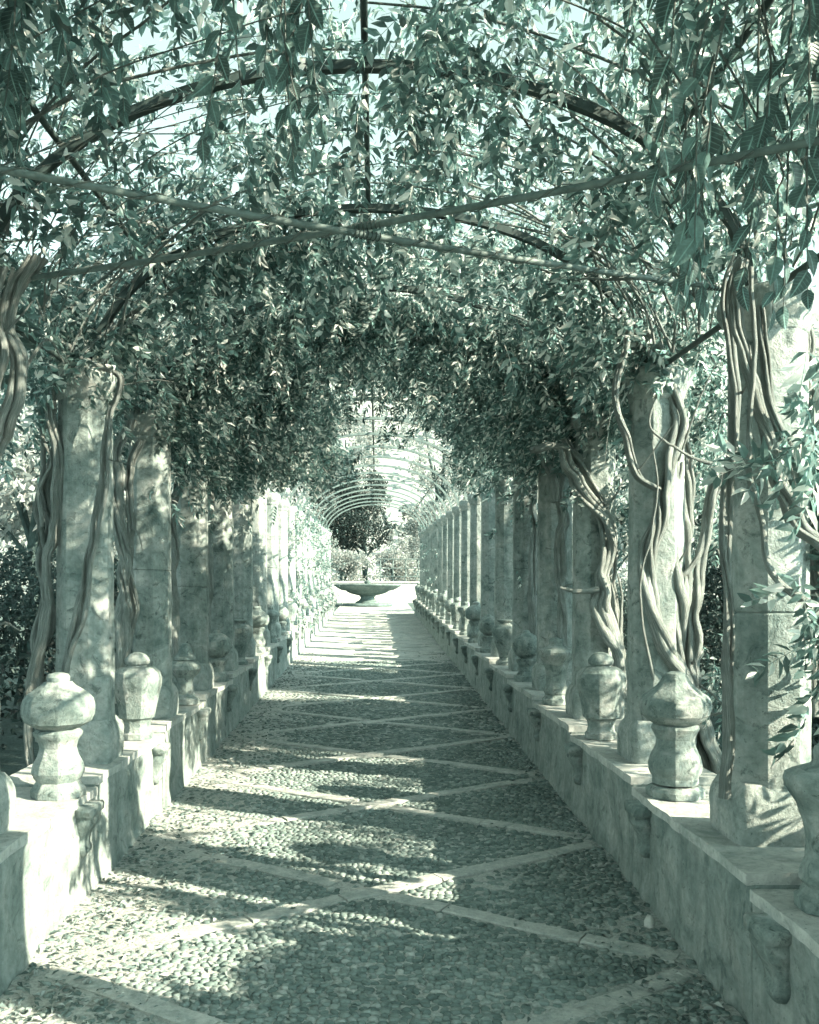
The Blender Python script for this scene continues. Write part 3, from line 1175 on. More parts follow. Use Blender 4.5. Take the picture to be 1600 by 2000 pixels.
def canopy_points(rng, y0, y1, dens, kind):
    """Points in the leafy roof. kind: 'roof' around the vault, 'hang' below its haunches."""
    n = int(dens * (y1 - y0) * 4.2)
    th = np.arccos(np.clip(rng.uniform(-1.12, 1.12, n), -1, 1)) if kind == 'hang' else rng.uniform(-0.10, math.pi + 0.10, n)
    y = rng.uniform(y0, y1, n)
    if kind == 'roof':
        off = rng.normal(0.10, 0.12, n)
    else:
        off = rng.normal(0.02, 0.06, n)
    x = AXC + (AA + off) * np.cos(th)
    z = ZS + SLOPE * y + (AB + off) * np.sin(th)
    if kind == 'hang':
        z = z - rng.exponential(0.2, n)
    q = np.stack([x * 1.5, y * 1.2, z * 1.5], 1)
    return x, y, z, th, fbm(q + 31, 3)


def arch_w(y):
    """1 at an arch, falling to 0 between two arches: shoots hang along the arches."""
    d = (y - Y0) / BAY
    d = (d - np.round(d)) * BAY
    return np.exp(-(d / 0.24) ** 2)


VF = {}     # (side, k) -> list of (V, F)


def put_leaves(x, y, z, tpls, rng, sc, hang):
    pos = np.stack([x, y, z], 1)
    n = len(pos)
    out = np.stack([x - AXC, rng.normal(0, 1.0, n), z - (ZS + SLOPE * y)], 1)
    d = rng.normal(0, 0.55, (n, 3)) + np.array([0, 0, -1.0]) * hang
    d[:, 0] += 0.25 * np.sign(x)
    up = rng.normal(0, 0.5, (n, 3)) + np.array([0, 0, 0.9]) + 0.5 * out
    kk = np.clip(np.round((y - Y0) / BAY), 0, 7).astype(int)
    for k in range(0, 8):
        for s in (-1, 1):
            m = (kk == k) & ((x >= AXC) == (s > 0))
            if m.sum() < 3:
                continue
            VF.setdefault((s, k), []).append(scatter(tpls, pos[m], d[m], up[m], sc[m], rng))


rng = np.random.default_rng(77)
CAN_END = 11.0
def bay_keep(y, rng, p):
    """The first two bays have a thin ceiling between the arches: light falls through it."""
    thin = ((y > 3.95) & (y < 4.85)) | ((y > 5.35) & (y < 6.25))
    return ~thin | (rng.random(len(y)) < p)


def edge_ok(x, y, z):
    """The sunny right eave is thin: light comes in low under it."""
    return ~((x > 1.25) & (y < 5.3) & (z - SLOPE * y < ZS + 0.22))


# near roof (full leaflets)
x, y, z, th, nz = canopy_points(rng, 2.0, 5.4, 400, 'roof')
m = (nz > 0.42) & ((x < 0.45) | (rng.random(len(x)) < 0.45)) & edge_ok(x, y, z) & (rng.random(len(x)) < 0.4 + 0.6 * arch_w(y)) & bay_keep(y, rng, 0.35)
put_leaves(x[m], y[m], z[m], CL2, rng, rng.uniform(0.6, 1.05, m.sum()), 0.35)
x, y, z, th, nz = canopy_points(rng, 2.4, 5.4, 100, 'hang')
m = (nz > 0.47) & (z - SLOPE * y > ZS + 0.05) & edge_ok(x, y, z) & (rng.random(len(x)) < 0.2 + 0.8 * arch_w(y)) & bay_keep(y, rng, 0.3)
put_leaves(x[m], y[m], z[m], CL2, rng, rng.uniform(0.6, 1.1, m.sum()), 1.1)
# above and behind the camera
x, y, z, th, nz = canopy_points(rng, -2.5, 2.0, 150, 'roof')
m = (nz > 0.42) & edge_ok(x, y, z)
put_leaves(x[m], y[m], z[m], CL1, rng, rng.uniform(0.8, 1.25, m.sum()), 0.35)
# outer layer of the roof, high on top of the frame
x, y, z, th, nz = canopy_points(rng, -1.5, CAN_END, 250, 'roof')
off = rng.uniform(0.20, 0.52, len(x))
x = AXC + (AA + off) * np.cos(th)
z = ZS + SLOPE * y + (AB + off) * np.sin(th)
m = (fbm(np.stack([x, y, z], 1) * 2.6 + 8, 2) > 0.37) & (rng.random(len(x)) < np.clip((CAN_END - 0.3 - y) / 1.5, 0, 1)) & edge_ok(x, y, z) & bay_keep(y, rng, 0.68)
put_leaves(x[m], y[m], z[m], CL1, rng, rng.uniform(0.7, 1.1, m.sum()), 0.15)
# the rest of the roof
x, y, z, th, nz = canopy_points(rng, 5.4, CAN_END, 230, 'roof')
m = (nz > 0.43) & (rng.random(len(x)) < np.clip((CAN_END - y) / 1.2, 0, 1)) & (rng.random(len(x)) < 0.15 + 0.75 * arch_w(y)) & bay_keep(y, rng, 0.4)
put_leaves(x[m], y[m], z[m], CL1, rng, rng.uniform(0.8, 1.25, m.sum()), 0.35)
x, y, z, th, nz = canopy_points(rng, 5.4, CAN_END, 190, 'hang')
m = (nz > 0.43) & ((y < 9.2) | (np.abs(x) > 0.5)) & ((z - SLOPE * y > ZS + 0.05) | (y > 7.4)) & (rng.random(len(x)) < 0.06 + 0.94 * arch_w(y)) & bay_keep(y, rng, 0.2)
put_leaves(x[m], y[m], z[m], CL1, rng, rng.uniform(0.8, 1.25, m.sum()), 1.1)
# leafy fringes hanging along single arches
for k, n, drop in ((1, 260, 0.10), (2, 900, 0.17), (3, 650, 0.17)):
    th = rng.uniform(0.12, math.pi - 0.12, n)
    y = colY(k) + rng.normal(0.05, 0.10, n)
    off = rng.normal(-0.02, 0.04, n)
    x = AXC + (AA + off) * np.cos(th)
    z = ZS + SLOPE * y + (AB + off) * np.sin(th) - rng.exponential(drop, n) * (0.6 + 0.8 * vnoise(np.stack([th * 6, th * 0 + k, th * 0], 1)))
    put_leaves(x, y, z, CL1 if k > 1 else CL2, rng, rng.uniform(0.7, 1.15, n), 1.2)


def clump(cx, cy, cz, rx, ry, rz, n, tpls, rng, sc=(0.8, 1.2), hang=1.0):
    d = rng.normal(size=(n, 3))
    d /= np.linalg.norm(d, axis=1)[:, None]
    r = rng.uniform(0.25, 1, n) ** 0.5
    p = d * r[:, None] * np.array([rx, ry, rz]) + np.array([cx, cy, cz])
    m = (fbm(p * 3.2 + 9, 2) > 0.40) | (cy < 2.7)
    p = p[m]
    put_leaves(p[:, 0], p[:, 1], p[:, 2], tpls, rng, rng.uniform(sc[0], sc[1], len(p)), hang)


# drooping masses over the columns and at the haunches
for (px, py, Z, rx, ry, rz, n) in [
        (400, 860, 8.6, 0.55, 0.9, 0.38, 420), (520, 850, 9.6, 0.55, 0.9, 0.42, 420), (595, 790, 10.2, 0.45, 0.7, 0.34, 300), (600, 890, 10.8, 0.28, 0.5, 0.34, 130),
        (640, 880, 11.2, 0.3, 0.4, 0.28, 110), (470, 760, 8.4, 0.6, 0.9, 0.35, 350), (330, 800, 7.2, 0.5, 0.7, 0.45, 330), (300, 690, 6.4, 0.4, 0.6, 0.3, 150),
        
        (1060, 800, 8.8, 0.6, 0.9, 0.45, 480), (960, 830, 10.2, 0.5, 0.8, 0.4, 380), (910, 790, 10.6, 0.4, 0.6, 0.3, 210), (1130, 790, 7.4, 0.5, 0.8, 0.45, 400),
        (940, 910, 11.3, 0.32, 0.4, 0.26, 110), (1210, 700, 6.2, 0.4, 0.6, 0.4, 240), (1340, 760, 5.6, 0.3, 0.5, 0.5, 220),
        (90, 620, 5.2, 0.35, 0.5, 0.22, 90)]:
    cx, cy, cz = P(px, py, Z)
    clump(cx, cy, cz, rx, ry, rz, int(n * 1.2), CL1 if Z > 5 else CL2, rng)
# sunlit leaves outside the columns, plus two unseen clumps added to shade the foreground
for (X, Y, z, rx, ry, rz, n) in [(2.0, 3.68, 2.1, 0.24, 0.24, 0.7, 200), (2.2, 2.15, 0.98, 0.3, 0.92, 0.84, 1000), (2.35, 2.3, 0.98, 0.3, 0.85, 0.8, 900), (2.1, 6.3, 2.3, 0.3, 0.6, 0.45, 190),
                                 (1.86, 5.2, 1.1, 0.12, 0.25, 0.4, 26), (2.0, 7.2, 2.4, 0.3, 0.8, 0.4, 120), (-2.05, 5.2, 2.7, 0.3, 0.7, 0.25, 50), (-2.0, 7.0, 2.5, 0.3, 0.8, 0.4, 90), (1.5, 5.1, 3.0, 0.4, 0.35, 0.2, 70), (1.47, 3.2, 2.3, 0.14, 0.16, 0.35, 40), (1.56, 3.2, 1.7, 0.10, 0.14, 0.5, 34), (1.62, 3.15, 1.1, 0.10, 0.12, 0.45, 22)]:
    clump(X, Y, z, rx, ry, rz, n, CL2 if Y < 5 else CL1, rng)

# ---- vine stems
STEMS = {
    (-1, 0): [([(70, 500), (30, 560), (28, 640), (45, 710), (30, 790), (5, 850), (-25, 910), (-60, 1050), (-50, 1250), (-60, 1480)], 3.5, 0.030, 3),
              ([(10, 520), (-5, 600), (10, 680), (-10, 770), (-40, 900), (-70, 1100), (-60, 1400)], 3.45, 0.022, 2)],
    (-1, 1): [([(160, 700), (225, 728), (236, 752), (228, 785), (214, 815), (208, 880), (196, 960), (184, 1040), (168, 1120), (150, 1190), (130, 1290), (118, 1370)], 4.83, 0.017, 2),
              ([(214, 820), (212, 900), (205, 980), (190, 1050), (178, 1100), (172, 1150), (158, 1215), (132, 1290), (124, 1360)], 4.80, 0.012, 1),
              ([(120, 690), (100, 760), (102, 830), (114, 880), (116, 960), (110, 1040), (96, 1090), (90, 1180), (78, 1260), (58, 1330), (60, 1430), (66, 1520)], 5.0, 0.022, 3),
              ([(70, 760), (84, 840), (82, 930), (72, 1000), (92, 1080), (84, 1170), (66, 1250), (76, 1330), (60, 1400)], 5.15, 0.016, 1),
              ([(130, 780), (112, 860), (92, 950), (100, 1030), (84, 1120), (96, 1220), (72, 1300), (70, 1450)], 5.2, 0.026, 2),
              ([(110, 800), (84, 850), (100, 900), (76, 960), (84, 1030)], 5.0, 0.009, 1)],
    (-1, 2): [([(262, 820), (232, 880), (228, 960), (233, 1050), (240, 1140), (236, 1220), (228, 1290), (222, 1380)], 6.2, 0.034, 3),
              ([(280, 860), (254, 930), (256, 1010), (250, 1090), (258, 1180), (246, 1260), (236, 1370)], 6.25, 0.024, 2)],
    (-1, 3): [([(372, 900), (350, 960), (334, 1010), (338, 1080), (334, 1150), (340, 1300)], 7.6, 0.036, 2)],
    (-1, 4): [([(440, 900), (418, 960), (404, 1040), (406, 1150), (402, 1260)], 9.1, 0.03, 2)],
    (1, 0): [([(1440, 500), (1424, 545), (1418, 610), (1432, 690), (1442, 770), (1436, 860), (1424, 950), (1420, 1060), (1424, 1170), (1418, 1300), (1424, 1430), (1420, 1560)], 3.42, 0.018, 2),
             ([(1460, 500), (1448, 570), (1440, 650), (1456, 706), (1478, 770), (1492, 840), (1506, 900), (1532, 965), (1566, 1025), (1610, 1070), (1660, 1200), (1680, 1480)], 3.30, 0.022, 3),
             ([(1470, 520), (1474, 640), (1472, 760), (1464, 860), (1463, 930), (1482, 985), (1496, 1060), (1506, 1115), (1540, 1150), (1590, 1190), (1650, 1300), (1670, 1500)], 3.27, 0.012, 1),
             ([(1480, 600), (1500, 760), (1536, 860), (1568, 930), (1612, 1000), (1640, 1200)], 3.5, 0.016, 2),
             ([(1560, 560), (1580, 700), (1574, 850), (1590, 980), (1600, 1150), (1590, 1400)], 3.9, 0.03, 3)],
    (1, 1): [([(1260, 640), (1296, 700), (1312, 750), (1326, 820), (1312, 910), (1286, 985), (1264, 1085), (1272, 1160), (1298, 1255), (1330, 1320), (1388, 1430), (1404, 1510)], 4.95, 0.034, 3),
             ([(1320, 900), (1312, 980), (1320, 1070), (1326, 1180), (1330, 1290), (1350, 1400), (1380, 1500)], 5.0, 0.028, 3),
             ([(1398, 915), (1388, 980), (1376, 1080), (1360, 1200), (1352, 1310), (1376, 1410), (1398, 1500)], 5.0, 0.027, 2),
             ([(1268, 1198), (1318, 1142), (1366, 1082), (1384, 1000)], 5.0, 0.012, 1),
             ([(1236, 640), (1206, 740), (1204, 800), (1226, 850), (1234, 890), (1248, 935), (1284, 955)], 4.85, 0.018, 2),
             ([(1284, 760), (1268, 830), (1300, 862), (1320, 872), (1350, 890), (1390, 905)], 4.85, 0.008, 1),
             ([(1275, 860), (1284, 950), (1270, 1060), (1252, 1130), (1256, 1220), (1280, 1330)], 4.82, 0.006, 1),
             ([(1330, 700), (1340, 800), (1345, 900), (1340, 1000), (1338, 1130), (1345, 1300), (1370, 1480)], 5.2, 0.032, 3)],
    (1, 2): [([(1040, 880), (1086, 872), (1112, 922), (1142, 972), (1172, 1014), (1182, 1066), (1178, 1136), (1186, 1210), (1202, 1290), (1222, 1360)], 6.35, 0.042, 3),
             ([(1174, 1012), (1198, 1080), (1194, 1150), (1206, 1232), (1216, 1350)], 6.45, 0.026, 2),
             ([(1100, 860), (1150, 930), (1178, 985), (1180, 1020)], 6.4, 0.022, 2),
             ([(1094, 1146), (1130, 1156), (1172, 1150)], 6.3, 0.014, 1),
             ([(1208, 1120), (1216, 1170), (1210, 1240)], 6.4, 0.008, 1)],
    (1, 3): [([(1060, 890), (1092, 920), (1100, 1000), (1096, 1090), (1102, 1190), (1098, 1290)], 7.7, 0.034, 2),
             ([(1050, 880), (1082, 930), (1088, 980)], 7.5, 0.03, 2)],
    (1, 4): [([(1000, 910), (1040, 940), (1046, 1020), (1042, 1120), (1040, 1250)], 9.2, 0.03, 2)],
}


def braid(tb, pts, rad, strands, rng, sides=8):
    """An old stem: several woody strands of unequal girth wound round each other, with knots."""
    p = catmull(pts, 9)
    m = len(p)
    p = p + (np.stack([fbm(p * 6 + 1, 2), fbm(p * 6 + 11, 2), fbm(p * 6 + 21, 2)], 1) - 0.5) * max(rad * 2.2, 0.03)
    L = np.concatenate([[0], np.cumsum(np.linalg.norm(np.diff(p, axis=0), axis=1))])
    taper = np.linspace(0.72, 1.2, m)
    knot = 1 + 0.45 * np.clip(vnoise(np.stack([L * 5 + rng.uniform(0, 50), 0 * L, 0 * L], 1)) - 0.55, 0, 1) * 2
    if strands == 1:
        tb.add(p, rad * taper * knot, sides, 0.35, rng.uniform(0, 9))
        return
    ph0 = rng.uniform(0, 6)
    tw = rng.uniform(2.0, 5.0)
    ns = strands + 2
    for s in range(ns):
        g = rng.uniform(0.32, 0.66) if s else 0.72
        ph = ph0 + s * 2 * math.pi / ns + L * tw * rng.uniform(0.7, 1.2) + 0.9 * np.sin(L * rng.uniform(2, 4) + s)
        rr = rad * (0.85 if s else 0.25) * (0.85 + 0.5 * vnoise(np.stack([L * 3 + s * 9, 0 * L, 0 * L], 1)))
        off = np.stack([np.cos(ph), np.sin(ph) * 0.8, np.zeros(m)], 1) * rr[:, None]
        tb.add(p + off, rad * g * taper * knot, sides, 0.38, rng.uniform(0, 9))
    for q in range(2):                                # a side shoot or two
        i = rng.integers(2, max(3, m - 6))
        d = rng.normal(0, 0.09, 3)
        tb.add(catmull([p[i], p[i] + d + [0, 0, 0.05], p[i] + d * 1.7 + [0, 0, rng.uniform(-0.12, 0.2)]], 4), np.linspace(rad * 0.28, rad * 0.08, 9), 5)


VLAB = {
    (-1, 0): 'climbing vine with pale twisted stems at the left edge of the picture',
    (-1, 1): 'climbing vine whose thin strands run down the front of the dappled left column',
    (-1, 2): 'climbing vine with dark twin stems between the second and third left columns',
    (1, 0): 'climbing vine with long rope-like stems on the nearest right column, broad leaves hanging overhead',
    (1, 1): 'climbing vine with thick sunlit forked trunk behind the bell-topped right urn',
    (1, 2): 'climbing vine with heavy bent trunk leaning against the third right column',
}
VINES = {}
rng = np.random.default_rng(13)
for k in range(0, 8):
    for s in (-1, 1):
        nm = 'left' if s < 0 else 'right'
        lab = VLAB.get((s, k), 'climbing vine with drooping leaf sprays at the %s column of the %s row' % (ORD[k], nm))
        bx, by = CX[s] + s * 0.3, colY(k)
        v = thing('climbing_vine', lab, 'vine', (bx, by, gz(by)), 'vines climbing the pergola')
        VINES[(s, k)] = v
        inv = np.array([bx, by, gz(by)])
        st = STEMS.get((s, k))
        if st:
            for pts, Z, r, ns in st:
                tb = Tubes()
                w = np.array([P(a, b, Z) for a, b in pts])
                braid(tb, w - inv, r, ns, rng, 9 if Z < 6 else 7)
                link('stem', tb.mesh('stem', M['bark']), v)
        else:
            for q in range(2):
                tb = Tubes()
                zt = segtop(k) + CAP_H
                zs_ = np.linspace(gz(by), zt + 0.1, 9)
                pts = np.stack([bx - s * (0.05 + 0.12 * (zs_ - zs_[0]) / 2.6) + rng.normal(0, 0.03, 9), by + rng.normal(0, 0.05, 9) + q * 0.15, zs_], 1)
                braid(tb, pts - inv, 0.026, 2, rng, 6)
                link('stem', tb.mesh('stem', M['bark']), v)
        # bare whips winding through the roof
        tb = Tubes()
        for q in range(34 if k < 3 else 14):
            t0 = rng.uniform(0.0, 0.35)
            t1 = t0 + rng.uniform(0.5, 1.5)
            tt = np.linspace(t0, t1, 9)
            if s < 0:
                tt = math.pi - tt
            off = rng.normal(-0.01, 0.08) + np.cumsum(rng.normal(0, 0.012, 9))
            yy = by + rng.uniform(-0.7, 0.7) + np.linspace(0, rng.normal(0, 0.7), 9)
            pts = np.stack([AXC + (AA + off) * np.cos(tt), yy, ZS + SLOPE * yy + (AB + off) * np.sin(tt)], 1)
            r = rng.choice([0.0025, 0.003, 0.004, 0.005, 0.009])
            tb.add(catmull(pts, 3) - inv, np.linspace(r, r * 0.5, 25), 5)
        link('twig', tb.mesh('twig', M['twig']), v)
        fl = VF.get((s, k))
        if fl:
            Vs, Fs, b = [], [], 0
            for vv, ff in fl:
                Vs.append(vv - inv)
                Fs.append(ff + b)
                b += len(vv)
            tag(link('foliage', mesh_tris('foliage', np.vstack(Vs), np.vstack(Fs), M['leaf']), v), None, None, None, 'stuff')

# sunlit vines swallowing the far columns
rng = np.random.default_rng(57)
for s, ks in ((-1, (9, 10, 11, 12, 13, 14, 15, 16, 17)), (1, (13, 15, 17))):
    for k in ks:
        nm = 'left' if s < 0 else 'right'
        bx, by = CX[s] + s * 0.22, colY(k)
        v = thing('climbing_vine', 'sunlit bushy vine over the %s column of the %s row' % (ORD[k], nm), 'vine', (bx, by, gz(by)), 'vines climbing the pergola')
        tb = Tubes()
        zs_ = np.linspace(0, 2.7, 9)
        braid(tb, np.stack([rng.normal(0, 0.03, 9), rng.normal(0, 0.05, 9), zs_], 1), 0.03, 2, rng, 6)
        link('stem', tb.mesh('stem', M['bark']), v)
        n = 190
        hgt = rng.uniform(0.5, 2.9, n)
        p = np.stack([rng.normal(-s * 0.08 if s < 0 else 0.15, 0.22, n), rng.normal(0, 0.4, n), hgt], 1)
        V, F = scatter(CL1, p, rng.normal(0, 0.6, (n, 3)) + [0, 0, -0.8], rng.normal(0, 0.6, (n, 3)) + [0.4, -0.5, 0.6], rng.uniform(0.9, 1.4, n), rng)
        tag(link('foliage', mesh_tris('foliage', V, F, M['leaf']), v), None, None, None, 'stuff')

# ---- hanging sprays of broad leaves close to the camera: each leaf a piece of its own
def broad_leaf(seed):
    r = np.random.default_rng(seed)
    st = [0, 0.12, 0.32, 0.55, 0.78, 0.92, 1.0]
    wd = [0.01, 0.15, 0.27, 0.27, 0.17, 0.07, 0.0]
    curl, fold = r.uniform(0.05, 0.55), r.uniform(0.1, 0.7)
    V, F = [], []
    for t, w in zip(st, wd):
        zc = -curl * t * t
        jw = 1 + r.normal(0, 0.05)
        V += [(-w * jw, t, zc + fold * w + r.normal(0, 0.012)), (0, t, zc), (w * jw, t, zc + fold * w + r.normal(0, 0.012))]
    for i in range(len(st) - 1):
        a = i * 3
        F += [(a, a + 1, a + 4, a + 3), (a + 1, a + 2, a + 5, a + 4)]
    V = np.array(V)
    return mesh_py('leaf', V, F, M['broad_leaf'], True)


BL = [broad_leaf(i) for i in range(9)]
rng = np.random.default_rng(31)
SPR = []
for (x0, x1, y0, y1, za, zb, n, s) in ((1230, 1420, -60, 60, 2.3, 2.9, 5, 1), (1330, 1620, 120, 380, 2.2, 2.8, 12, 1), (1480, 1640, -40, 160, 2.0, 2.6, 4, 1),
                                       (480, 660, -60, 80, 2.7, 3.3, 7, -1), (0, 480, -60, 60, 2.7, 3.3, 9, -1)):
    for i in range(n):
        SPR.append((rng.uniform(x0, x1), rng.uniform(y0, y1), rng.uniform(za, zb), s))
count = 0
for (px, py, Z, s) in SPR:
    v = VINES[(s, 0)]
    org = np.array(v.location)
    p0 = np.array(P(px, py, Z))
    Ls = rng.uniform(0.26, 0.5)
    drift = rng.normal(0, 0.05, 2)
    t = np.linspace(0, 1, 7)
    pts = np.stack([p0[0] + drift[0] * t ** 1.5, p0[1] + drift[1] * t, p0[2] + 0.10 * (1 - t) ** 2 - Ls * t], 1)
    tb = Tubes()
    cp = catmull(np.vstack([pts[0] + np.array([rng.normal(0, .08), rng.normal(0, .08), 0.35]), pts]), 3)
    tb.add(cp - p0, np.linspace(0.0035, 0.0012, len(cp)), 5)
    br = link('branch', tb.mesh('branch', M['twig']), v, tuple(p0 - org))
    nl = 8
    for i in range(nl):
        if count >= 300:
            break
        f = (i + 0.6) / nl
        q = np.array([np.interp(f, t, pts[:, c]) for c in range(3)]) - p0
        sg = 1 if i % 2 else -1
        az = sg * rng.uniform(0.6, 1.7) + rng.normal(0, 0.5)
        el = rng.uniform(-1.35, -0.75)
        if i == nl - 1:
            el = -1.45
        d = np.array([math.sin(az) * math.cos(el), math.cos(az) * math.cos(el) * 0.6, math.sin(el)])
        up = np.array([rng.normal(0, 0.5), -1.0 + rng.normal(0, 0.5), rng.uniform(0.1, 0.9)])
        R = frames(d[None], up[None])[0]
        sc = rng.uniform(0.062, 0.105) * (1 - 0.3 * f)
        o = bpy.data.objects.new('leaf', BL[rng.integers(0, len(BL))])
        COL.objects.link(o)
        o.parent = br
        Mx = Matrix([list(R[0]), list(R[1]), list(R[2])]).to_4x4()
        o.rotation_euler = Mx.to_euler()
        o.location = q
        o.scale = (sc * rng.uniform(0.85, 1.1), sc, sc)
        count += 1


# ------------------------------------------------------------------ the far end: fountain, wall, railing
FY = 37.0
FZ = float(ground_z(FY)) - 0.02
f = thing('fountain', 'wide stone basin fountain on a waisted pedestal at the end of the path', 'fountain', (-0.35, FY, FZ))
link('step', loft('step', [(0, 1.0), (0.1, 1.0), (0.12, 0.97)], out_oct(0.1), M['fountain'], 0.01, 3), f)
link('pedestal', loft('pedestal', [(0.1, 0.5), (0.18, 0.48), (0.24, 0.34), (0.34, 0.27), (0.42, 0.32), (0.46, 0.38)], CIR, M['fountain'], 0.008, 4, 2, 2), f)
link('basin', loft('basin', [(0.44, 0.38), (0.5, 0.62), (0.56, 0.78), (0.62, 0.86), (0.66, 1.05), (0.73, 1.2), (0.80, 1.3), (0.83, 1.36), (0.88, 1.36), (0.88, 1.27), (0.80, 1.18)], out_circle(48), M['fountain'], 0.012, 4, 3, 1), f)
link('spout', loft('spout', [(0.75, 0.12), (0.9, 0.1), (0.98, 0.14), (1.02, 0.12), (1.04, 0.05)], CIR, M['fountain'], 0.005, 5, 4), f)

WY = 40.5
WZ = float(ground_z(WY)) - 0.05
t_ = thing('pool_wall', 'bright low masonry wall standing behind the fountain', 'wall', (0, WY, WZ))


def lumpy_box(x0, x1, y0, y1, z0, z1, mat, name, seed=0, amp=0.02):
    import bmesh
    bm = bmesh.new()
    bmesh.ops.create_cube(bm, size=1)
    bmesh.ops.scale(bm, vec=(x1 - x0, y1 - y0, z1 - z0), verts=bm.verts)
    bmesh.ops.translate(bm, vec=((x0 + x1) / 2, (y0 + y1) / 2, (z0 + z1) / 2), verts=bm.verts)
    bmesh.ops.bevel(bm, geom=list(bm.edges), offset=min(0.03, (z1 - z0) * 0.3), segments=2, affect='EDGES')
    bmesh.ops.subdivide_edges(bm, edges=[e for e in bm.edges if e.calc_length() > 0.4], cuts=5, use_grid_fill=True)
    for vt in bm.verts:
        q = np.array([[vt.co.x, vt.co.y, vt.co.z]]) * 3 + seed * 7 + 40
        dlt = float(fbm(q, 2)[0] - 0.5) * 2 * amp
        vt.co.y += dlt
        vt.co.z += dlt * 0.5
    me = bpy.data.meshes.new(name)
    bm.to_mesh(me)
    bm.free()
    me.materials.append(mat)
    return me


link('wall_body', lumpy_box(-2.6, 1.9, 0, 0.4, 0, 0.9, M['pale_wall'], 'wall_body'), t_)
link('coping_slab', lumpy_box(-2.66, 1.96, -0.04, 0.44, 0.9, 0.97, M['pale_wall'], 'coping_slab', 2, 0.006), t_)

RY = 45.0
r_ = thing('railing', 'sun-toned iron railing behind the fountain wall', 'railing', (0, RY, float(ground_z(RY)) - 0.02))
for x in np.arange(0.2, 3.0, 0.62):
    link('post', Tubes().add([(x, 0, 0), (x, 0, 0.9), (x, 0, 1.95)], 0.03, 8).mesh('post', M['iron_sunlit']), r_)
for z in (1.1, 1.5, 1.95):
    link('bar', Tubes().add([(0.0, -0.04, z), (1.6, -0.04, z), (3.1, -0.04, z)], 0.025, 6).mesh('bar', M['iron_sunlit']), r_)


# ------------------------------------------------------------------ garden: trees, hedges, shrubs, wooded slope
def foliage_blob(rng, blobs, n, size, mat, name):
    """Leaf clumps through several overlapping ellipsoids, in local coordinates."""
    P_, D_ = [], []
    wts = np.array([b[3] * b[4] * b[5] for b in blobs]) ** 0.67
    wts /= wts.sum()
    for b, w in zip(blobs, wts):
        m = max(4, int(n * w))
        d = rng.normal(size=(m, 3))
        d /= np.linalg.norm(d, axis=1)[:, None]
        rr = rng.uniform(0.35, 1.0, m) ** 0.45
        P_.append(d * rr[:, None] * np.array(b[3:6]) + np.array(b[:3]))
        D_.append(d)
    p, d = np.vstack(P_), np.vstack(D_)
    k = fbm(p / (size * 9) + 12, 2) > 0.40
    p, d = p[k], d[k]
    n2 = len(p)
    V, F = scatter(CLUMP, p, d + rng.normal(0, 0.7, (n2, 3)), rng.normal(0, 1, (n2, 3)) + [0, 0, 0.6], size * rng.uniform(0.7, 1.3, n2), rng)
    return mesh_tris(name, V, F, mat)


def tree(name, label, loc, h, spread, n, size, mat, seed, group, trunk_h=None, cat='tree'):
    rng = np.random.default_rng(seed)
    th = trunk_h if trunk_h is not None else h * 0.35
    o = thing(name, label, cat, loc, group)
    tb = Tubes()
    pts = np.stack([np.cumsum(rng.normal(0, 0.04 * h / 6, 6)), np.cumsum(rng.normal(0, 0.04 * h / 6, 6)), np.linspace(-0.1, h * 0.7, 6)], 1)
    tb.add(catmull(pts, 4), np.linspace(h * 0.028, h * 0.008, 21), 8, 0.2, seed)
    blobs = []
    for i in range(11):
        a = rng.uniform(0, 6.28)
        rr = spread * rng.uniform(0.2, 0.72)
        zc = rng.uniform(th, h * 0.9)
        rr *= 1.0 - 0.55 * ((zc - th) / (h - th)) ** 2
        bx_, by_ = rr * math.cos(a), rr * math.sin(a)
        s_ = spread * rng.uniform(0.28, 0.48)
        blobs.append((bx_, by_, zc, s_, s_, s_ * 0.75))
        z0 = min(zc - 0.3, h * 0.6) * rng.uniform(0.5, 0.9)
        k = np.interp(z0, pts[:, 2], pts[:, 0]), np.interp(z0, pts[:, 2], pts[:, 1])
        tb.add(catmull([(k[0], k[1], z0), (bx_ * 0.5, by_ * 0.5, (z0 + zc) / 2 + 0.1), (bx_, by_, zc)], 4), np.linspace(h * 0.011, h * 0.003, 9), 5)
    link('trunk', tb.mesh('trunk', M['tree_bark']), o)
    link('crown', foliage_blob(rng, blobs, n, size, mat, 'crown'), o)
    return o


def gl(x, y):
    return (x, y, float(ground_z(y)) - 0.02)


tree('dark_tree', 'dark evergreen tree rising behind the fountain', gl(-0.7, 58), 8.0, 4.2, 3000, 0.2, M['leaf_dark'], 3, None, 3.2)
TREES = [(-5.6, 52, 6.0, 3.0, 1), (4.6, 54, 7.5, 3.4, 2), (-10, 62, 12, 5, 4), (8.5, 66, 12, 5, 5), (-2.5, 74, 16, 6, 6), (5.5, 82, 18, 7, 7), (-12, 84, 18, 7, 8), (15, 74, 13, 6, 9)]
TL = ['bright low tree left of the fountain', 'bright tree right of the fountain railing', 'tall pale tree far left beyond the dark evergreen', 'tall pale tree far right beyond the railing',
      'tallest pale tree straight behind the dark evergreen', 'large pale tree behind the bare arches to the right', 'large pale tree at the back on the left', 'pale tree at the back on the far right']
for (x, y, h, sp, sd), lab in zip(TREES, TL):
    tree('garden_tree', lab, gl(x, y), h, sp, 1300, 0.3 if y < 60 else 0.34, M['leaf_pale'], sd + 50, 'sunlit trees beyond the fountain', h * 0.12)

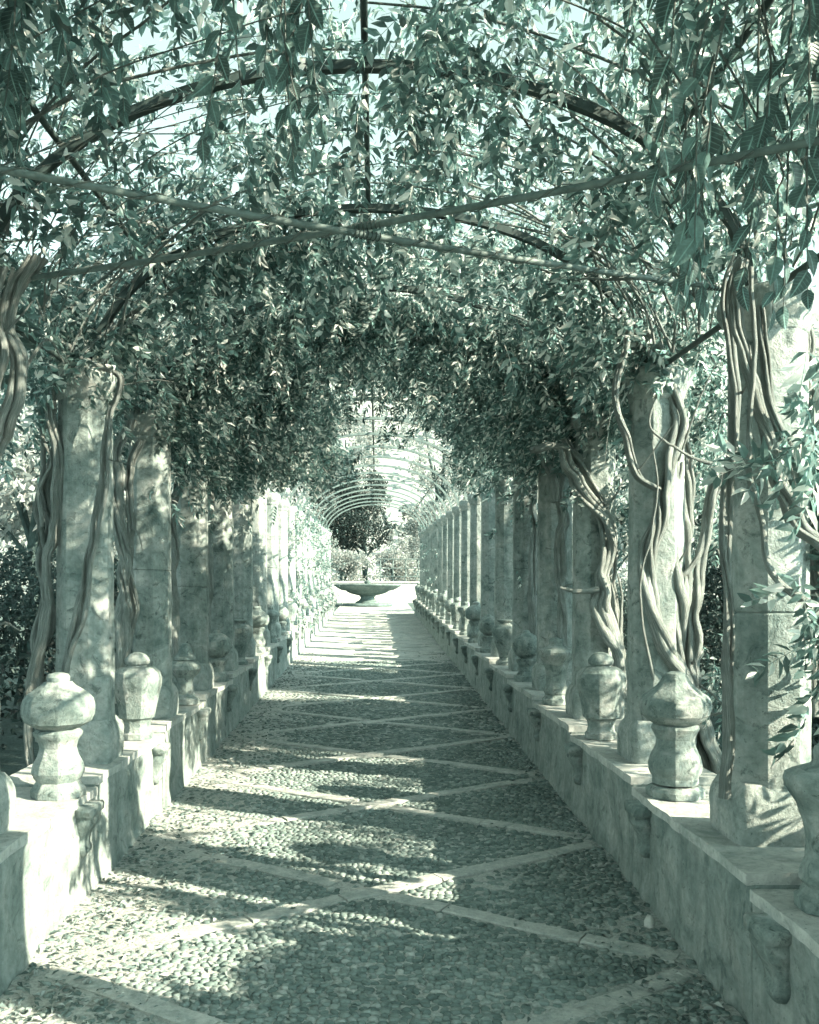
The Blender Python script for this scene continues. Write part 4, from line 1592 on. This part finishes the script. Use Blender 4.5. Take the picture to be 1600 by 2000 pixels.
for i, (x, y, h, sp) in enumerate([(-4.0, 46, 2.6, 1.5), (-1.6, 48, 2.4, 1.5), (0.9, 49.5, 2.6, 1.5), (3.4, 48, 3.0, 1.6), (5.6, 47, 3.2, 1.7), (-6.4, 47, 3.4, 1.8), (2.2, 53, 4.6, 2.0), (-3.6, 53, 4.2, 2.0)]):
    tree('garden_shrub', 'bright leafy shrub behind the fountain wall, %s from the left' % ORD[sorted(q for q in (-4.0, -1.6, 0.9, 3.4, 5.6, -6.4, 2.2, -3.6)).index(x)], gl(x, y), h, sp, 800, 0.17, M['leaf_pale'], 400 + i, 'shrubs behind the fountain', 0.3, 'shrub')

# trees out in the garden, seen between the columns
GT = [(-5.9, 16, 5.0, 2.0), (-8.2, 22.5, 7.0, 2.8), (-7.5, 12, 4.6, 2.2), (-10.5, 21, 6.5, 3.0), (-8.5, 30, 6.0, 2.8), (-15, 38, 9, 4), (-6.5, 40, 5.0, 2.2), (9.5, 22, 3.6, 2.2), (8.0, 31, 3.8, 2.4), (13, 36, 5.5, 3.0), (6.8, 42, 4.2, 2.2), (20, 48, 9, 4.5)]
for i, (x, y, h, sp) in enumerate(GT):
    sd_ = 'left' if x < 0 else 'right'
    j = [q for q in range(len(GT)) if (GT[q][0] < 0) == (x < 0)].index(i)
    tree('orchard_tree', 'leafy garden tree outside the %s columns, %s counted from the camera' % (sd_, ORD[j]), gl(x, y), h, sp, 750, 0.22, M['leaf_pale'], 200 + i, 'garden trees outside the pergola', h * 0.2)


def hedge(label, x0, x1, y0, y1, h, n, size, mat, seed):
    rng = np.random.default_rng(seed)
    o = thing('hedge', label, 'hedge', ((x0 + x1) / 2, (y0 + y1) / 2, float(ground_z((y0 + y1) / 2)) - 0.05))
    cx, cy = o.location.x, o.location.y
    p = np.stack([rng.uniform(x0, x1, n) - cx, rng.uniform(y0, y1, n) - cy, h * rng.uniform(0.02, 1, n) ** 0.8], 1)
    wx, wy = (x1 - x0) / 2, (y1 - y0) / 2
    e = np.maximum(np.abs(p[:, 0]) / wx, p[:, 2] / h)
    hh = h * (0.82 + 0.3 * fbm(np.c_[p[:, :2] * 1.1, np.zeros(n)] + seed, 2))
    p = p[(e > 0.55)]
    hh = hh[e > 0.55]
    p[:, 2] *= hh / h
    p[:, 2] += SLOPE * p[:, 1]
    n2 = len(p)
    V, F = scatter(CLUMP, p, rng.normal(0, 1, (n2, 3)), rng.normal(0, 1, (n2, 3)) + [0, 0, 0.8], size * rng.uniform(0.7, 1.3, n2), rng)
    link('foliage', mesh_tris('foliage', V, F, mat), o)
    tb = Tubes()
    for yv in np.arange(y0 + 0.3, y1, 0.6):
        q = np.array([rng.uniform(-0.1, 0.1), yv - cy, SLOPE * (yv - cy)])
        tb.add([q, q + [rng.normal(0, .1), rng.normal(0, .1), h * 0.45], q + [rng.normal(0, .25), rng.normal(0, .2), h * 0.85]], [0.03, 0.022, 0.01], 5)
    link('stems', tb.mesh('stems', M['tree_bark']), o)
    # large dark leaf clumps through the middle
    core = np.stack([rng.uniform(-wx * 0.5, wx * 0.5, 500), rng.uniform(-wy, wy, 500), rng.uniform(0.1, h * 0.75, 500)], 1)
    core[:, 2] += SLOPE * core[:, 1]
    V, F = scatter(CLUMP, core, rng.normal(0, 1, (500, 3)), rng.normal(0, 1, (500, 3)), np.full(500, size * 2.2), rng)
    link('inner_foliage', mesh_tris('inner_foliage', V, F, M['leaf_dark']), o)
    return o


for i, (x, y, h, sp) in enumerate([(8.6, 5.5, 6.6, 2.6), (8.4, 9.4, 6.6, 2.7)]):  # out of view, added to shade the middle of the path
    tree('added_shade_tree', 'dense round tree out of view on the right, added to shade the path, %s of two beside the near columns' % ORD[i], gl(x, y), h, sp, 3600, 0.22, M['leaf_hedge'], 320 + i, 'unseen shade trees added on the sunny side', 0.5)
hedge('long clipped hedge outside the left columns', -4.4, -3.1, 4.6, 26, 1.75, 4800, 0.085, M['leaf_hedge'], 1)
hedge('tall dense hedge outside the near right columns', 3.7, 4.9, 3.1, 11.5, 2.5, 4700, 0.08, M['leaf_hedge'], 2)
hedge('low clipped hedge outside the far right columns', 4.2, 5.3, 12.5, 29, 1.3, 3500, 0.08, M['leaf_hedge'], 3)

# wooded hillside closing the view
rng = np.random.default_rng(99)
hx, hy = np.meshgrid(np.linspace(-160, 160, 41), np.linspace(95, 220, 14))
hz = (hy - 95) * 0.62 * (0.8 + 0.4 * fbm(np.stack([hx.ravel() / 40, hy.ravel() / 40, hx.ravel() * 0], 1), 2).reshape(hx.shape)) + 1.3
V = np.stack([hx.ravel(), hy.ravel(), hz.ravel()], 1)
idx = np.arange(V.shape[0]).reshape(hx.shape)
F = np.stack([idx[:-1, :-1].ravel(), idx[:-1, 1:].ravel(), idx[1:, 1:].ravel(), idx[1:, :-1].ravel()], 1)
tag(link('hillside', mesh_tris('hillside', V, F, M['slope'], True)), 'hillside behind the garden', None, None, 'structure')
n = 4500
ci = rng.integers(0, (hx.shape[0] - 1) * hx.shape[1], n)
p = V[ci] + np.stack([rng.uniform(-4, 4, n), rng.uniform(0, 9, n), rng.uniform(0.5, 6, n)], 1)
p[:, 2] += 2
Vf, Ff = scatter(CLUMP, p, rng.normal(0, 1, (n, 3)), rng.normal(0, 1, (n, 3)) + [0, 0, 0.5], rng.uniform(1.1, 2.2, n), rng)
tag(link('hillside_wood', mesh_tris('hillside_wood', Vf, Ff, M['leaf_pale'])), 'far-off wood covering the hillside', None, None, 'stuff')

# ------------------------------------------------------------------ small things on the ground
rng = np.random.default_rng(4)
n = 4200
x = np.where(rng.random(n) < 0.55, XL + np.abs(rng.normal(0, 0.32, n)) + 0.02, np.where(rng.random(n) < 0.6, XR - np.abs(rng.normal(0, 0.2, n)) - 0.02, rng.uniform(XL, XR, n)))
x = np.clip(x, XL + 0.02, XR - 0.02)
y = 3.0 + rng.random(n) ** 1.7 * 14
pos = np.stack([x, y, gz(y) + bed_h(np.stack([x, y, 0 * x], 1)) + 0.014], 1)
a = rng.uniform(0, 6.28, n)
V, F = scatter(SMALL, pos, np.stack([np.cos(a), np.sin(a), rng.normal(0, 0.15, n)], 1), np.stack([rng.normal(0, .3, n), rng.normal(0, .3, n), np.ones(n)], 1), rng.uniform(0.014, 0.05, n), rng)
tag(link('leaf_litter', mesh_tris('leaf_litter', V, F, M['litter'])), 'dry fallen leaves scattered over the path', 'leaf litter', None, 'stuff')

lx, ly, lz = P(1268, 1815, 4.06)
st = mesh_tris('loose_stone', PEB[2][0] * [0.024, 0.02, 0.034] + [0, 0, 0.02], PEB[2][1], M['pale_wall'], True)
tag(link('loose_stone', st, None, (lx, ly, gz(ly) + 0.008)), 'single pale loose stone on the pebbles near the right wall', 'stone')
